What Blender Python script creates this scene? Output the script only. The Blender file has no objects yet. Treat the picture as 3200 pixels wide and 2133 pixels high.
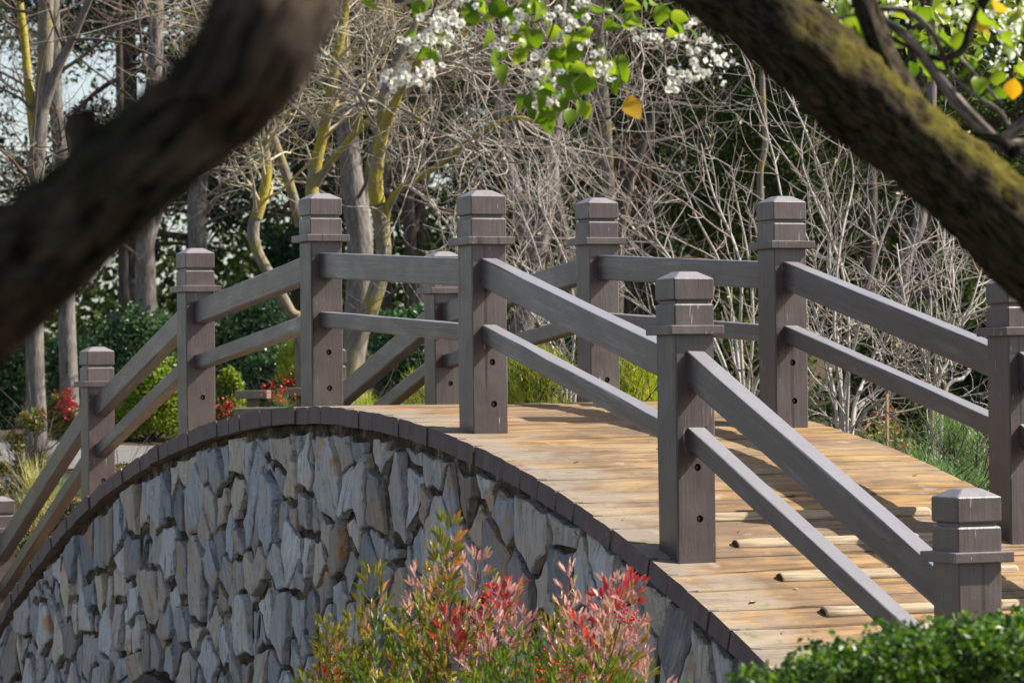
import bpy, bmesh, math, random
import numpy as np
from mathutils import Vector, Matrix, Euler, noise

SC = bpy.context.scene
COL = SC.collection
rng = np.random.default_rng(7)
R = random.Random(11)

# ------------------------------------------------------------------ camera, sky, sun, exposure
CAM = np.array([15.60265, -6.67766, 0.52245])
YAW, PIT, ROLL = math.radians(156.32887), math.radians(0.83156), math.radians(-0.69752)
FPX = 10483.33                      # focal length in pixels of a 3200 px wide frame
FW = np.array([math.cos(PIT)*math.cos(YAW), math.cos(PIT)*math.sin(YAW), math.sin(PIT)])
_r = np.cross(FW, [0, 0, 1]); _r /= np.linalg.norm(_r); _u = np.cross(_r, FW)
RT = math.cos(ROLL)*_r + math.sin(ROLL)*_u
UP = -math.sin(ROLL)*_r + math.cos(ROLL)*_u
cam = bpy.data.cameras.new('camera'); co = bpy.data.objects.new('camera', cam); COL.objects.link(co)
co.matrix_world = Matrix(((RT[0], UP[0], -FW[0], CAM[0]), (RT[1], UP[1], -FW[1], CAM[1]), (RT[2], UP[2], -FW[2], CAM[2]), (0, 0, 0, 1)))
cam.sensor_width = 36; cam.lens = FPX/3200*36; cam.clip_start = 0.1; cam.clip_end = 2000
cam.dof.use_dof = True; cam.dof.focus_distance = 16.0; cam.dof.aperture_fstop = 8.0
SC.camera = co

SUN_DIR = Vector((0.385, 1.08, 1.0)).normalized()
SUN_EL = math.asin(SUN_DIR.z); SUN_AZ = math.atan2(SUN_DIR.x, SUN_DIR.y)
w = bpy.data.worlds.new('World'); SC.world = w; w.use_nodes = True
nt = w.node_tree; bg = nt.nodes['Background']
sky = nt.nodes.new('ShaderNodeTexSky'); sky.sky_type = 'NISHITA'; sky.sun_disc = False
sky.sun_elevation = SUN_EL; sky.sun_rotation = SUN_AZ; sky.dust_density = 1.5; sky.air_density = 1.0
_bw = nt.nodes.new('ShaderNodeRGBToBW'); _mx = nt.nodes.new('ShaderNodeMix'); _mx.data_type = 'RGBA'; _mx.inputs[0].default_value = .35
nt.links.new(sky.outputs[0], _bw.inputs[0]); nt.links.new(sky.outputs[0], _mx.inputs[6]); nt.links.new(_bw.outputs[0], _mx.inputs[7]); nt.links.new(_mx.outputs[2], bg.inputs[0])
bg.inputs[1].default_value = 0.10
sl = bpy.data.lights.new('sun', 'SUN'); sl.energy = 5.0; sl.angle = math.radians(0.5); sl.color = (1.0, 0.93, 0.82)
so = bpy.data.objects.new('sun', sl); COL.objects.link(so)
so.rotation_euler = SUN_DIR.to_track_quat('Z', 'Y').to_euler(); so.location = (0, 0, 30)
SC.view_settings.view_transform = 'Standard'; SC.view_settings.look = 'None'
SC.view_settings.gamma = 1.0; SC.view_settings.use_curve_mapping = False
SC.view_settings.exposure = 1.0
SC.cycles.max_bounces = 8; SC.cycles.transparent_max_bounces = 8
SC.cycles.use_denoising = True

K = 3200/2352.0
def P(zx, zy, d):                   # point in the place seen at (zx, zy) of the 2352 px overview, d metres away
    return CAM + (FW + RT*((zx*K-1600)/FPX) - UP*((zy*K-1066.5)/FPX))*d
def mpp(d): return K*d/FPX          # metres per overview pixel at distance d
FWH = np.array([math.cos(YAW), math.sin(YAW)]); RTH = np.array([FWH[1], -FWH[0]])

# ------------------------------------------------------------------ object helpers
def tag(o, label=None, cat=None, group=None, kind=None):
    if label: o['label'] = label
    if cat: o['category'] = cat
    if group: o['group'] = group
    if kind: o['kind'] = kind
    return o
def link(name, data, parent=None, loc=None):
    o = bpy.data.objects.new(name, data); COL.objects.link(o)
    if parent: o.parent = parent
    if loc is not None: o.location = loc
    return o
def thing(name, label, cat, loc=(0, 0, 0), group=None):
    o = link(name, None, None, loc); o.empty_display_size = .2
    return tag(o, label, cat, group)
def npmesh(name, v, f, mats, smooth=False, midx=None, bark=None):
    """v (N,3) array, f (M,k) array with k = 3 or 4"""
    me = bpy.data.meshes.new(name)
    v = np.asarray(v, np.float32); f = np.asarray(f, np.int32)
    me.vertices.add(len(v)); me.vertices.foreach_set('co', v.ravel())
    k = f.shape[1]
    me.loops.add(f.size); me.loops.foreach_set('vertex_index', f.ravel())
    me.polygons.add(len(f)); me.polygons.foreach_set('loop_start', np.arange(0, f.size, k, dtype=np.int32))
    if not isinstance(mats, (list, tuple)): mats = [mats]
    for m in mats: me.materials.append(m)
    if midx is not None: me.polygons.foreach_set('material_index', np.asarray(midx, np.int32))
    me.update(calc_edges=True)
    me.polygons.foreach_set('use_smooth', np.full(len(f), bool(smooth)))
    if bark is not None:
        at = me.attributes.new('bark', 'FLOAT_VECTOR', 'POINT'); at.data.foreach_set('vector', np.asarray(bark, np.float32).ravel())
    me.validate()
    return me
def bmmesh(name, bm, mats, smooth=False):
    me = bpy.data.meshes.new(name); bm.to_mesh(me); bm.free()
    if not isinstance(mats, (list, tuple)): mats = [mats]
    for m in mats: me.materials.append(m)
    if smooth:
        for p in me.polygons: p.use_smooth = True
    return me
class Geo:                          # collects vertex / face arrays of one kind
    def __init__(s): s.v = []; s.f = []; s.m = []; s.n = 0
    def add(s, v, f, m=0):
        v = np.asarray(v).reshape(-1, 3); f = np.asarray(f)
        s.v.append(v); s.f.append(f+s.n); s.m.append(np.full(len(f), m)); s.n += len(v)
    def mesh(s, name, mats, smooth=False):
        return npmesh(name, np.concatenate(s.v), np.concatenate(s.f), mats, smooth, np.concatenate(s.m))

# ------------------------------------------------------------------ materials
def newmat(name):
    m = bpy.data.materials.new(name); m.use_nodes = True
    n = m.node_tree.nodes; n.clear()
    out = n.new('ShaderNodeOutputMaterial')
    return m, m.node_tree, out
def N(t, typ, **kw):
    n = t.nodes.new(typ)
    for k, v in kw.items():
        if k.startswith('i_'):
            key = k[2:]
            key = int(key) if key.isdigit() else key.replace('_', ' ')
            n.inputs[key].default_value = v
        else: setattr(n, k, v)
    return n
def L(t, a, b): t.links.new(a, b)
def ramp(t, src, stops, interp='LINEAR'):
    r = t.nodes.new('ShaderNodeValToRGB'); r.color_ramp.interpolation = interp
    e = r.color_ramp.elements
    while len(e) < len(stops): e.new(0.5)
    for x, (p, c) in zip(e, stops): x.position = p; x.color = (c[0], c[1], c[2], 1) if not isinstance(c, (int, float)) else (c, c, c, 1)
    L(t, src, r.inputs[0]); return r.outputs[0]
def mixc(t, fac, a, b, mode='MIX'):
    m = t.nodes.new('ShaderNodeMix'); m.data_type = 'RGBA'; m.blend_type = mode
    for s, x in ((0, fac), (6, a), (7, b)):
        if isinstance(x, (int, float)): m.inputs[s].default_value = x if s == 0 else (x, x, x, 1)
        elif isinstance(x, tuple): m.inputs[s].default_value = (*x, 1)
        else: L(t, x, m.inputs[s])
    return m.outputs[2]
def math_(t, op, a, b=None):
    m = t.nodes.new('ShaderNodeMath'); m.operation = op
    for s, x in enumerate((a, b)):
        if x is None: continue
        if isinstance(x, (int, float)): m.inputs[s].default_value = x
        else: L(t, x, m.inputs[s])
    return m.outputs[0]
def coords(t, scale=(1, 1, 1), kind='Object', rand=True):
    tc = N(t, 'ShaderNodeTexCoord'); mp = N(t, 'ShaderNodeMapping'); mp.inputs['Scale'].default_value = scale
    L(t, tc.outputs[kind], mp.inputs[0])
    if rand:
        oi = N(t, 'ShaderNodeObjectInfo')
        cmb = N(t, 'ShaderNodeCombineXYZ')
        for i, k in enumerate((37.0, 61.0, 91.0)): L(t, math_(t, 'MULTIPLY', oi.outputs['Random'], k), cmb.inputs[i])
        L(t, cmb.outputs[0], mp.inputs['Location'])
    return mp.outputs[0]
def noise_(t, vec, scale, detail=4, rough=.55, dist=0.0):
    n = N(t, 'ShaderNodeTexNoise'); n.inputs['Scale'].default_value = scale; n.inputs['Detail'].default_value = detail
    n.inputs['Roughness'].default_value = rough; n.inputs['Distortion'].default_value = dist
    if vec is not None: L(t, vec, n.inputs['Vector'])
    return n.outputs[0]
def bump(t, h, strength=.5, dist=.01, prev=None):
    b = N(t, 'ShaderNodeBump'); b.inputs['Strength'].default_value = strength; b.inputs['Distance'].default_value = dist
    L(t, h, b.inputs['Height'])
    if prev is not None: L(t, prev, b.inputs['Normal'])
    return b.outputs[0]
def principled(t, out, col, rough=.7, nrm=None, spec=.5):
    p = N(t, 'ShaderNodeBsdfPrincipled')
    if isinstance(col, tuple): p.inputs['Base Color'].default_value = (*col, 1)
    else: L(t, col, p.inputs['Base Color'])
    if isinstance(rough, (int, float)): p.inputs['Roughness'].default_value = rough
    else: L(t, rough, p.inputs['Roughness'])
    p.inputs['Specular IOR Level'].default_value = spec
    if nrm is not None: L(t, nrm, p.inputs['Normal'])
    if out is not None: L(t, p.outputs[0], out.inputs[0])
    return p

def top_sheen_tint(t, c, amt, col):  # bright sheen and edge highlights painted as paler colour on up-facing faces
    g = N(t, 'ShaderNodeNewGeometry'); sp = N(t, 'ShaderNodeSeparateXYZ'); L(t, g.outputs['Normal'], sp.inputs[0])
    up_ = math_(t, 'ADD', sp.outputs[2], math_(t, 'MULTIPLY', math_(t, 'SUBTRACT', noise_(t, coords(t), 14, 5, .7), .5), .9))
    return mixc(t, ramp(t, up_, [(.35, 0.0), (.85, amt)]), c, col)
def mat_paint():
    m, t, out = newmat('brown_grey_paint')
    v = coords(t, (1, 1, 1)); vs = coords(t, (30, 30, 1.2)); vz = coords(t, (1, 1, .13)); vk = coords(t, (24, 24, .5))
    n1 = noise_(t, v, 6, 5); streak = noise_(t, vs, 1.0, 5); fine = noise_(t, v, 90, 3); blotch = noise_(t, v, 2.2, 3)
    c = ramp(t, n1, [(.3, (0.064, 0.046, 0.046)), (.7, (0.090, 0.068, 0.065))])
    c = mixc(t, ramp(t, streak, [(.35, 0.0), (.75, .6)]), c, (0.102, 0.078, 0.074))
    c = mixc(t, ramp(t, blotch, [(.5, 0.0), (.8, .4)]), c, (0.048, 0.036, 0.039))
    kk = noise_(t, vk, 1.0, 3, .5)
    c = mixc(t, ramp(t, kk, [(.315, .85), (.34, 0.0)]), c, (0.022, 0.015, 0.015))
    drip = noise_(t, vz, 62, 2, .5, .6)                            # pale scuffs and chips
    c = mixc(t, ramp(t, drip, [(.708, 0.0), (.73, .8)]), c, (0.369, 0.320, 0.335))
    knot = noise_(t, v, 26, 4, .7)
    c = mixc(t, ramp(t, knot, [(.70, 0.0), (.76, .5)]), c, (0.185, 0.147, 0.140))
    oi_ = N(t, 'ShaderNodeObjectInfo').outputs['Random']
    c = mixc(t, ramp(t, oi_, [(0.0, 0.0), (1.0, .8)]), c, (.62, .60, .59), "MULTIPLY")
    c = top_sheen_tint(t, c, .9, (.235, .215, .225))
    h = math_(t, 'ADD', math_(t, 'MULTIPLY', streak, 1.0), math_(t, 'MULTIPLY', fine, .5))
    nr = bump(t, h, .38, .003)
    nr = bump(t, drip, .3, .004, nr)
    rg = ramp(t, n1, [(.3, .30), (.7, .5)])
    principled(t, out, c, rg, nr, .75)
    return m
def mat_rail():                                                     # the same paint, grain along local X
    m, t, out = newmat('weathered_rail_paint')
    v = coords(t); vs = coords(t, (1.1, 26, 40)); vl = coords(t, (.8, 6, 6))
    n1 = noise_(t, v, 5, 5); streak = noise_(t, vs, 1.0, 6, .62); worn = noise_(t, vl, 2.4, 6, .65)
    c = ramp(t, n1, [(.3, (0.052, 0.041, 0.047)), (.7, (0.078, 0.063, 0.070))])
    c = mixc(t, ramp(t, streak, [(.4, 0.0), (.8, .7)]), c, (0.101, 0.085, 0.096))
    c = mixc(t, ramp(t, worn, [(.54, 0.0), (.66, .7)]), c, (0.157, 0.138, 0.157))
    chip = noise_(t, coords(t, (1, 1, 1)), 18, 4, .7)
    c = mixc(t, ramp(t, chip, [(.70, 0.0), (.73, .8)]), c, (0.270, 0.226, 0.248))
    dk = noise_(t, vs, 2.1, 3, .5)
    c = mixc(t, ramp(t, dk, [(.28, .75), (.36, 0.0)]), c, (0.034, 0.023, 0.024))
    oi_ = N(t, 'ShaderNodeObjectInfo').outputs['Random']
    c = mixc(t, ramp(t, oi_, [(0.0, 0.0), (1.0, .8)]), c, (.62, .60, .59), "MULTIPLY")
    c = top_sheen_tint(t, c, .9, (.235, .225, .24))
    nr = bump(t, streak, .4, .003); nr = bump(t, chip, .25, .003, nr)
    principled(t, out, c, ramp(t, n1, [(.3, .25), (.7, .42)]), nr, .8)
    return m
def mat_plank():
    m, t, out = newmat('worn_deck_wood')
    oi = N(t, 'ShaderNodeObjectInfo').outputs['Random']
    v = coords(t); vg = coords(t, (11, 1.1, 11)); vf = coords(t, (42, 1.5, 42))
    g = noise_(t, vg, 1.3, 8, .68, .5); f = noise_(t, vf, 1.0, 5, .6); b = noise_(t, v, 2.6, 5, .6); b2 = noise_(t, v, 7, 4, .6)
    geo = N(t, 'ShaderNodeNewGeometry').outputs['Position']; mpw = N(t, 'ShaderNodeMapping'); mpw.inputs['Scale'].default_value = (1.0, .55, 1.0); L(t, geo, mpw.inputs[0])
    ws = noise_(t, mpw.outputs[0], 2.6, 6, .62, .4); ws2 = noise_(t, mpw.outputs[0], 7.5, 5, .65, .3)
    c = ramp(t, g, [(.27, (0.039, 0.021, 0.010)), (.41, (0.163, 0.093, 0.039)), (.54, (0.318, 0.191, 0.076)), (.76, (0.413, 0.288, 0.142))])
    c = mixc(t, ramp(t, oi, [(0.0, 0.0), (.4, .05), (.75, .3), (1.0, .5)]), c, (0.258, 0.202, 0.138), 'MIX')
    c = mixc(t, ramp(t, ws, [(.47, 0.0), (.62, .8)]), c, (0.138, 0.090, 0.058))
    c = mixc(t, ramp(t, ws2, [(.58, 0.0), (.72, .6)]), c, (0.275, 0.215, 0.163))
    c = mixc(t, ramp(t, ws2, [(.26, .7), (.40, 0.0)]), c, (0.172, 0.103, 0.056))
    c = mixc(t, ramp(t, ws, [(.30, .75), (.41, 0.0)]), c, (.115, .066, .034))
    c = mixc(t, ramp(t, b2, [(.60, 0.0), (.72, .4)]), c, (0.430, 0.387, 0.310))
    crack = ramp(t, f, [(.35, 0.0), (.42, 1.0)])
    c = mixc(t, math_(t, 'MULTIPLY', math_(t, 'SUBTRACT', 1.0, crack), .8), c, (0.060, 0.036, 0.022))
    # old grey paint and moss still on the outer ends of the boards
    sep = N(t, 'ShaderNodeSeparateXYZ'); tc = N(t, 'ShaderNodeTexCoord'); L(t, tc.outputs['Object'], sep.inputs[0])
    edge = math_(t, 'ADD', math_(t, 'MULTIPLY', math_(t, 'SUBTRACT', -.55, sep.outputs[1]), 1.6), math_(t, 'MULTIPLY', math_(t, 'SUBTRACT', b, .5), 2.2))
    em = ramp(t, edge, [(.25, 0.0), (.62, .55)])
    c = mixc(t, em, c, (0.258, 0.232, 0.202))
    moss = math_(t, 'MULTIPLY', ramp(t, edge, [(.3, 0.0), (.7, 1.0)]), ramp(t, noise_(t, v, 13, 5, .7), [(.55, 0.0), (.66, .8)]))
    c = mixc(t, moss, c, (0.146, 0.146, 0.043))
    nr = bump(t, math_(t, 'ADD', g, math_(t, 'MULTIPLY', crack, .7)), .6, .005)
    principled(t, out, c, .75, nr, .3)
    return m
def mat_plank_end():
    m, t, out = newmat('purple_brown_end_paint')
    v = coords(t, (12, 12, 3)); n1 = noise_(t, v, 1.4, 5, .65); b = noise_(t, coords(t), 9, 4)
    c = ramp(t, n1, [(.3, (0.053, 0.034, 0.044)), (.7, (0.106, 0.075, 0.087))])
    c = mixc(t, ramp(t, b, [(.56, 0.0), (.72, .55)]), c, (0.072, 0.066, 0.038))
    c = mixc(t, ramp(t, noise_(t, coords(t, (1, 1, .3)), 60, 2), [(.72, 0.0), (.75, .6)]), c, (0.255, 0.246, 0.255))
    principled(t, out, c, .6, bump(t, n1, .5, .004), .4)
    return m
def mat_stone():
    m, t, out = newmat('split_slate_stone')
    oi = N(t, 'ShaderNodeObjectInfo').outputs['Random']
    v = coords(t); vs = coords(t, (20, 8, 2.2)); vm = coords(t, (7, 5, 2.2))
    fib = noise_(t, vs, 1.6, 8, .7, .8); mid = noise_(t, vm, 1.6, 6, .62, .6); big = noise_(t, v, 4.5, 5, .6); gr = noise_(t, v, 120, 3, .6)
    r2 = math_(t, 'FRACT', math_(t, 'MULTIPLY', oi, 17.31))
    base = ramp(t, oi, [(0.0, (.46, .53, .61)), (.14, (.84, .85, .84)), (.26, (.27, .28, .31)), (.38, (.58, .64, .71)), (.50, (.68, .56, .42)), (.60, (.76, .80, .83)), (.70, (.38, .33, .28)), (.80, (.42, .47, .53)), (.90, (.78, .70, .56)), (1.0, (.82, .82, .80))])
    c = mixc(t, ramp(t, fib, [(.34, .85), (.46, 0.0)]), base, (.19, .195, .20))
    c = mixc(t, ramp(t, fib, [(.55, 0.0), (.85, .55)]), c, (.66, .66, .64))
    c = mixc(t, ramp(t, mid, [(.54, 0.0), (.70, .65)]), c, (.58, .50, .39))
    rust = math_(t, 'MULTIPLY', ramp(t, big, [(.54, 0.0), (.64, 1.0)]), ramp(t, r2, [(.45, 0.0), (.75, .9)]))
    c = mixc(t, rust, c, (.62, .38, .19))
    c = mixc(t, ramp(t, noise_(t, v, 11, 6, .75), [(.58, 0.0), (.70, .8)]), c, (.10, .10, .085))
    c = mixc(t, ramp(t, gr, [(.62, 0.0), (.75, .5)]), c, (.09, .09, .09))
    nr = bump(t, math_(t, 'ADD', fib, math_(t, 'MULTIPLY', mid, 1.6)), 1.0, .055)
    nr = bump(t, gr, .5, .006, nr)
    principled(t, out, c, .82, nr, .3)
    return m
def mat_mortar():
    m, t, out = newmat('rough_mortar')
    v = coords(t, rand=False); n1 = noise_(t, v, 9, 7, .7); n2 = noise_(t, v, 60, 4, .65)
    c = ramp(t, n1, [(.38, (.03, .024, .018)), (.54, (.11, .09, .07)), (.70, (.45, .39, .31))])
    c = mixc(t, ramp(t, n2, [(.55, 0.0), (.7, .6)]), c, (.07, .066, .05))
    nr = bump(t, n1, 1.0, .05); nr = bump(t, n2, .6, .012, nr)
    principled(t, out, c, .95, nr, .1)
    return m
def mat_simple(name, cols, scale=8, rough=.8, bs=.3, bd=.01, stretch=(1, 1, 1), spec=.3):
    m, t, out = newmat(name)
    v = coords(t, stretch); n1 = noise_(t, v, scale, 6, .65)
    k = len(cols)
    c = ramp(t, n1, [(.28+.46*i/max(1, k-1), cc) for i, cc in enumerate(cols)])
    principled(t, out, c, rough, bump(t, n1, bs, bd), spec)
    return m
def mat_bark(name, dark, light, moss, mossamt=.5, scale=1.0, bd=.02, mossdir=None):
    m, t, out = newmat(name)
    at = N(t, 'ShaderNodeAttribute'); at.attribute_name = 'bark'; mp = N(t, 'ShaderNodeMapping'); mp.inputs['Scale'].default_value = (16*scale, 16*scale, 3.6*scale); L(t, at.outputs['Vector'], mp.inputs[0])
    v = mp.outputs[0]; vv = coords(t)
    n1 = noise_(t, v, 1.4, 8, .68, .7); n2 = noise_(t, vv, 3.2*scale**.5, 6, .7); n3 = noise_(t, vv, 30*scale**.6, 4, .7)
    c = ramp(t, n1, [(.3, dark), (.68, light)] if scale < 2 else [(.41, dark), (.60, light)])
    mm = n2
    if mossdir is not None:
        g = N(t, 'ShaderNodeNewGeometry'); d = N(t, 'ShaderNodeVectorMath', operation='DOT_PRODUCT')
        L(t, g.outputs['Normal'], d.inputs[0]); d.inputs[1].default_value = mossdir
        mm = math_(t, 'ADD', n2, math_(t, 'MULTIPLY', d.outputs['Value'], .16))
    mf = ramp(t, mm, [(.62-.3*mossamt, 0.0), (.78-.3*mossamt, .95)])
    mc = ramp(t, n3, [(.3, tuple(.5*a for a in moss)), (.65, moss)])
    c = mixc(t, mf, c, mc)
    nr = bump(t, n1, 1.0, bd); nr = bump(t, n3, .5, bd*.3, nr)
    principled(t, out, c, .9, nr, .15)
    return m
def mat_leaf(name, stops, transl=.35, rough=.45, by='island', tint=None, spec=.45, nscale=0):
    m, t, out = newmat(name)
    if by == 'island':
        g = N(t, 'ShaderNodeNewGeometry'); src = g.outputs['Random Per Island']
    else:
        src = N(t, 'ShaderNodeObjectInfo').outputs['Random']
    if nscale:
        n = noise_(t, coords(t, rand=False), nscale, 3, .6)
        src = math_(t, 'ADD', math_(t, 'MULTIPLY', src, .45), math_(t, 'SUBTRACT', math_(t, 'MULTIPLY', n, 1.5), .45))
    c = ramp(t, src, stops)
    p = principled(t, None, c, rough, None, spec)
    tr = N(t, 'ShaderNodeBsdfTranslucent')
    ct = mixc(t, 1.0, c, (1.25, 1.3, .55) if tint is None else tint, 'MULTIPLY')
    L(t, ct, tr.inputs[0])
    mx = N(t, 'ShaderNodeMixShader'); mx.inputs[0].default_value = transl
    L(t, p.outputs[0], mx.inputs[1]); L(t, tr.outputs[0], mx.inputs[2]); L(t, mx.outputs[0], out.inputs[0])
    return m

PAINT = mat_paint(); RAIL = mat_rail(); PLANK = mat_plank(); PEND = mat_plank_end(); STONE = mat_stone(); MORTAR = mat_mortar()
RUST = mat_simple('rusty_bolt', [(.10, .06, .045), (.30, .17, .11)], 60, .7, .3, .002)
HOLE = mat_simple('bare_bolt_hole', [(.03, .02, .016), (.08, .045, .03)], 40, .9)
LOGM = mat_simple('split_log_wood', [(.12, .09, .06), (.34, .27, .18), (.50, .42, .30)], 1.5, .85, .7, .006, (40, 2, 40))
LOGEND = mat_simple('dark_log_end', [(.02, .015, .012), (.09, .06, .04)], 30, .9)

# ------------------------------------------------------------------ terrain
def sstep(a, b, x):
    t = np.clip((x-a)/(b-a), 0, 1); return t*t*(3-2*t)
def terrain(x, y):
    x = np.asarray(x, float); y = np.asarray(y, float)
    D = (x-CAM[0])*FWH[0]+(y-CAM[1])*FWH[1]; S = (x-CAM[0])*RTH[0]+(y-CAM[1])*RTH[1]
    z = -1.38+0*D
    z = z+sstep(26, 32.5, D)*.95+sstep(32, 46, D)*.42+sstep(46, 60, D)*.35+sstep(60, 90, D)*1.3+sstep(90, 300, D)*3
    z = z+sstep(2.6, 6, y)*sstep(-30, -8, -np.abs(D-20)-8+8)*.55*sstep(-4, 0, x)
    creek = np.exp(-((x+4.85-.12*y)/1.7)**2)*(1-sstep(5, 10, np.abs(y-.8)))
    z = z-1.15*creek
    z = z-.85*np.exp(-((y+1.2)/2.4)**2)*sstep(7, 1, x)*sstep(-26, -14, x)
    n = .09*np.sin(.9*x+.4*y)*np.cos(.7*y-.3*x)+.04*np.sin(2.3*x+1.1)*np.sin(2.9*y)
    return z+n*sstep(0, 4, np.abs(y-.8))
def tz(p): return float(terrain(p[0], p[1]))

def build_ground():
    a = np.concatenate([np.linspace(-300, -40, 14), np.linspace(-36, 90, 150), np.linspace(96, 600, 20)])
    b = np.concatenate([np.linspace(-400, -40, 14), np.linspace(-36, 36, 110), np.linspace(40, 400, 14)])
    A, B = np.meshgrid(a, b, indexing='ij')
    X = CAM[0]+A*FWH[0]+B*RTH[0]; Y = CAM[1]+A*FWH[1]+B*RTH[1]; Z = terrain(X, Y)
    v = np.stack([X, Y, Z], -1).reshape(-1, 3); n = len(b)
    i, j = np.meshgrid(np.arange(len(a)-1), np.arange(n-1), indexing='ij'); q = (i*n+j).ravel()
    f = np.stack([q, q+1, q+n+1, q+n], -1)[:, ::-1]
    m, t, out = newmat('earth_and_mulch')
    vv = coords(t, rand=False); n1 = noise_(t, vv, .6, 6, .6); n2 = noise_(t, vv, 14, 6, .7)
    c = ramp(t, n2, [(.3, (.03, .022, .014)), (.5, (.075, .055, .036)), (.72, (.15, .11, .07))])
    c = mixc(t, ramp(t, n1, [(.5, 0.0), (.62, .8)]), c, (.05, .07, .022))
    principled(t, out, c, .95, bump(t, n2, .8, .05), .1)
    o = link('ground', npmesh('ground', v, f, m, True)); tag(o, 'brown mulch and earth ground under the bridge and trees', None, None, 'structure')
build_ground()
def strip(name, pts, width, mat, label, dz=.02, K_=40):             # a path or lawn sheet laid on the terrain
    pts = np.array(pts, float)
    s = np.linspace(0, len(pts)-1, K_); px = np.interp(s, range(len(pts)), pts[:, 0]); py = np.interp(s, range(len(pts)), pts[:, 1])
    d = np.stack([np.gradient(px), np.gradient(py)], -1); d /= np.linalg.norm(d, axis=1)[:, None]; nn = np.stack([-d[:, 1], d[:, 0]], -1)
    W_ = 9; v = []
    for k in range(W_):
        u = (k/(W_-1)-.5)*width
        X = px+nn[:, 0]*u; Y = py+nn[:, 1]*u
        v.append(np.stack([X, Y, terrain(X, Y)+dz], -1))
    v = np.array(v).reshape(-1, 3)
    i, j = np.meshgrid(np.arange(W_-1), np.arange(K_-1), indexing='ij'); q = (i*K_+j).ravel()
    f = np.stack([q, q+1, q+K_+1, q+K_], -1)
    o = link(name, npmesh(name, v, f, mat, True)); tag(o, label, None, None, 'structure'); return o
def DS(D, S): return (CAM[0]+FWH[0]*D+RTH[0]*S, CAM[1]+FWH[1]*D+RTH[1]*S)
PATHM = mat_simple('pale_grey_paving', [(.12, .115, .11), (.20, .19, .18)], 3, .9)
strip('garden_path', [DS(40, -26), DS(39.5, -12), DS(40, -6), DS(41, -2.2)], 3.6, PATHM, 'pale grey garden path behind the bridge on the left', .03)
LAWNM = mat_simple('mown_lawn', [(.025, .06, .012), (.05, .10, .02), (.08, .14, .03)], 22, .9, .8, .03)
strip('lawn', [DS(33.5, -24), DS(33.5, -10), DS(34, -4.5)], 3.2, LAWNM, 'mown green lawn between the bridge and the path', .035)

BOUNCE_GROUND = mat_simple('pale_bounce_ground', [(.14, .12, .10), (.26, .23, .20)], 30, .95, .6, .01)
o = strip('bounce_strip', [(-16, -4.6), (-8, -3.9), (0, -3.7), (6, -3.2), (12, -1.5), (16, 3)], 3.6, BOUNCE_GROUND, 'unseen pale ground strip added to bounce light onto the stone side of the bridge', .03, 60)  # added out of view to bounce warm light onto wall and rail undersides
# ------------------------------------------------------------------ bridge
_pc = [0.047056503, -0.030801688, -0.103661027, -0.825974868, 0.035687636, 0.443202227]
def deck(x):
    x = np.asarray(x, float)
    f = lambda q: np.polyval(_pc, (q+2)/5)
    lo, hi = -9.3, 4.7
    z = f(np.clip(x, lo, hi))
    z = np.where(x < lo, f(lo)+(x-lo)*.62, z); z = np.where(x > hi, f(hi)+(x-hi)*(-.45), z)
    return z
W = 1.7173
bridge = thing('footbridge', 'arched footbridge with brown painted posts and rails, worn plank deck and stone faced side', 'bridge', (0, 0, 0))
S_ = .19
def box_bm(bm, x0, x1, y0, y1, z0, z1, bev=0.0, taper=None):
    vs = [bm.verts.new(p) for p in ((x0, y0, z0), (x1, y0, z0), (x1, y1, z0), (x0, y1, z0), (x0, y0, z1), (x1, y0, z1), (x1, y1, z1), (x0, y1, z1))]
    fs = [bm.faces.new([vs[i] for i in q]) for q in ((0, 3, 2, 1), (4, 5, 6, 7), (0, 1, 5, 4), (1, 2, 6, 5), (2, 3, 7, 6), (3, 0, 4, 7))]
    if bev:
        es = list({e for f in fs for e in f.edges})
        bmesh.ops.bevel(bm, geom=es, offset=bev, segments=2, profile=.6, affect='EDGES')
    return fs
HP = .944
def post_shaft_mesh(idx, hgt, holes):
    """square shaft, origin at deck level; +X face carries counterbored bolt holes"""
    bm = bmesh.new(); h = S_/2; c = .006; z0 = -.12; z1 = hgt+.01
    ring = [(-h, -h+c), (-h+c, -h), (h-c, -h), (h, -h+c), (h, h-c), (h-c, h), (-h+c, h), (-h, h-c)]
    jit = lambda: R.uniform(-.0015, .0015)
    zs = [z0, .12, .30, .50, .72, z1]
    rows = [[bm.verts.new((x+jit(), y+jit(), z)) for x, y in ring] for z in zs]
    for k in range(len(zs)-1):
        for i in range(8):
            j = (i+1) % 8
            if i == 3: continue
            bm.faces.new((rows[k][i], rows[k][j], rows[k+1][j], rows[k+1][i]))
    bm.faces.new(rows[-1]); bm.faces.new(rows[0][::-1])
    # front face with holes
    outer = [rows[k][3] for k in range(len(zs))] + [rows[k][4] for k in reversed(range(len(zs)))]
    edges = []
    for a, b in zip(outer, outer[1:]+outer[:1]):
        edges.append(bm.edges.get((a, b)) or bm.edges.new((a, b)))
    for (hy, hz, hr) in holes:
        circ = [bm.verts.new((h, hy+hr*math.cos(2*math.pi*k/14), hz+hr*math.sin(2*math.pi*k/14))) for k in range(14)]
        back = [bm.verts.new((h-.035, v.co.y, v.co.z)) for v in circ]
        for k in range(14):
            edges.append(bm.edges.new((circ[k], circ[(k+1) % 14])))
        for k in range(14):
            f = bm.faces.new((circ[k], circ[(k+1) % 14], back[(k+1) % 14], back[k])); f.material_index = 1
        f = bm.faces.new(back); f.material_index = 1
    bmesh.ops.triangle_fill(bm, edges=edges, use_beauty=True, use_dissolve=False)
    bmesh.ops.recalc_face_normals(bm, faces=bm.faces)
    return bmmesh('railing_post', bm, [PAINT, HOLE])
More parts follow.
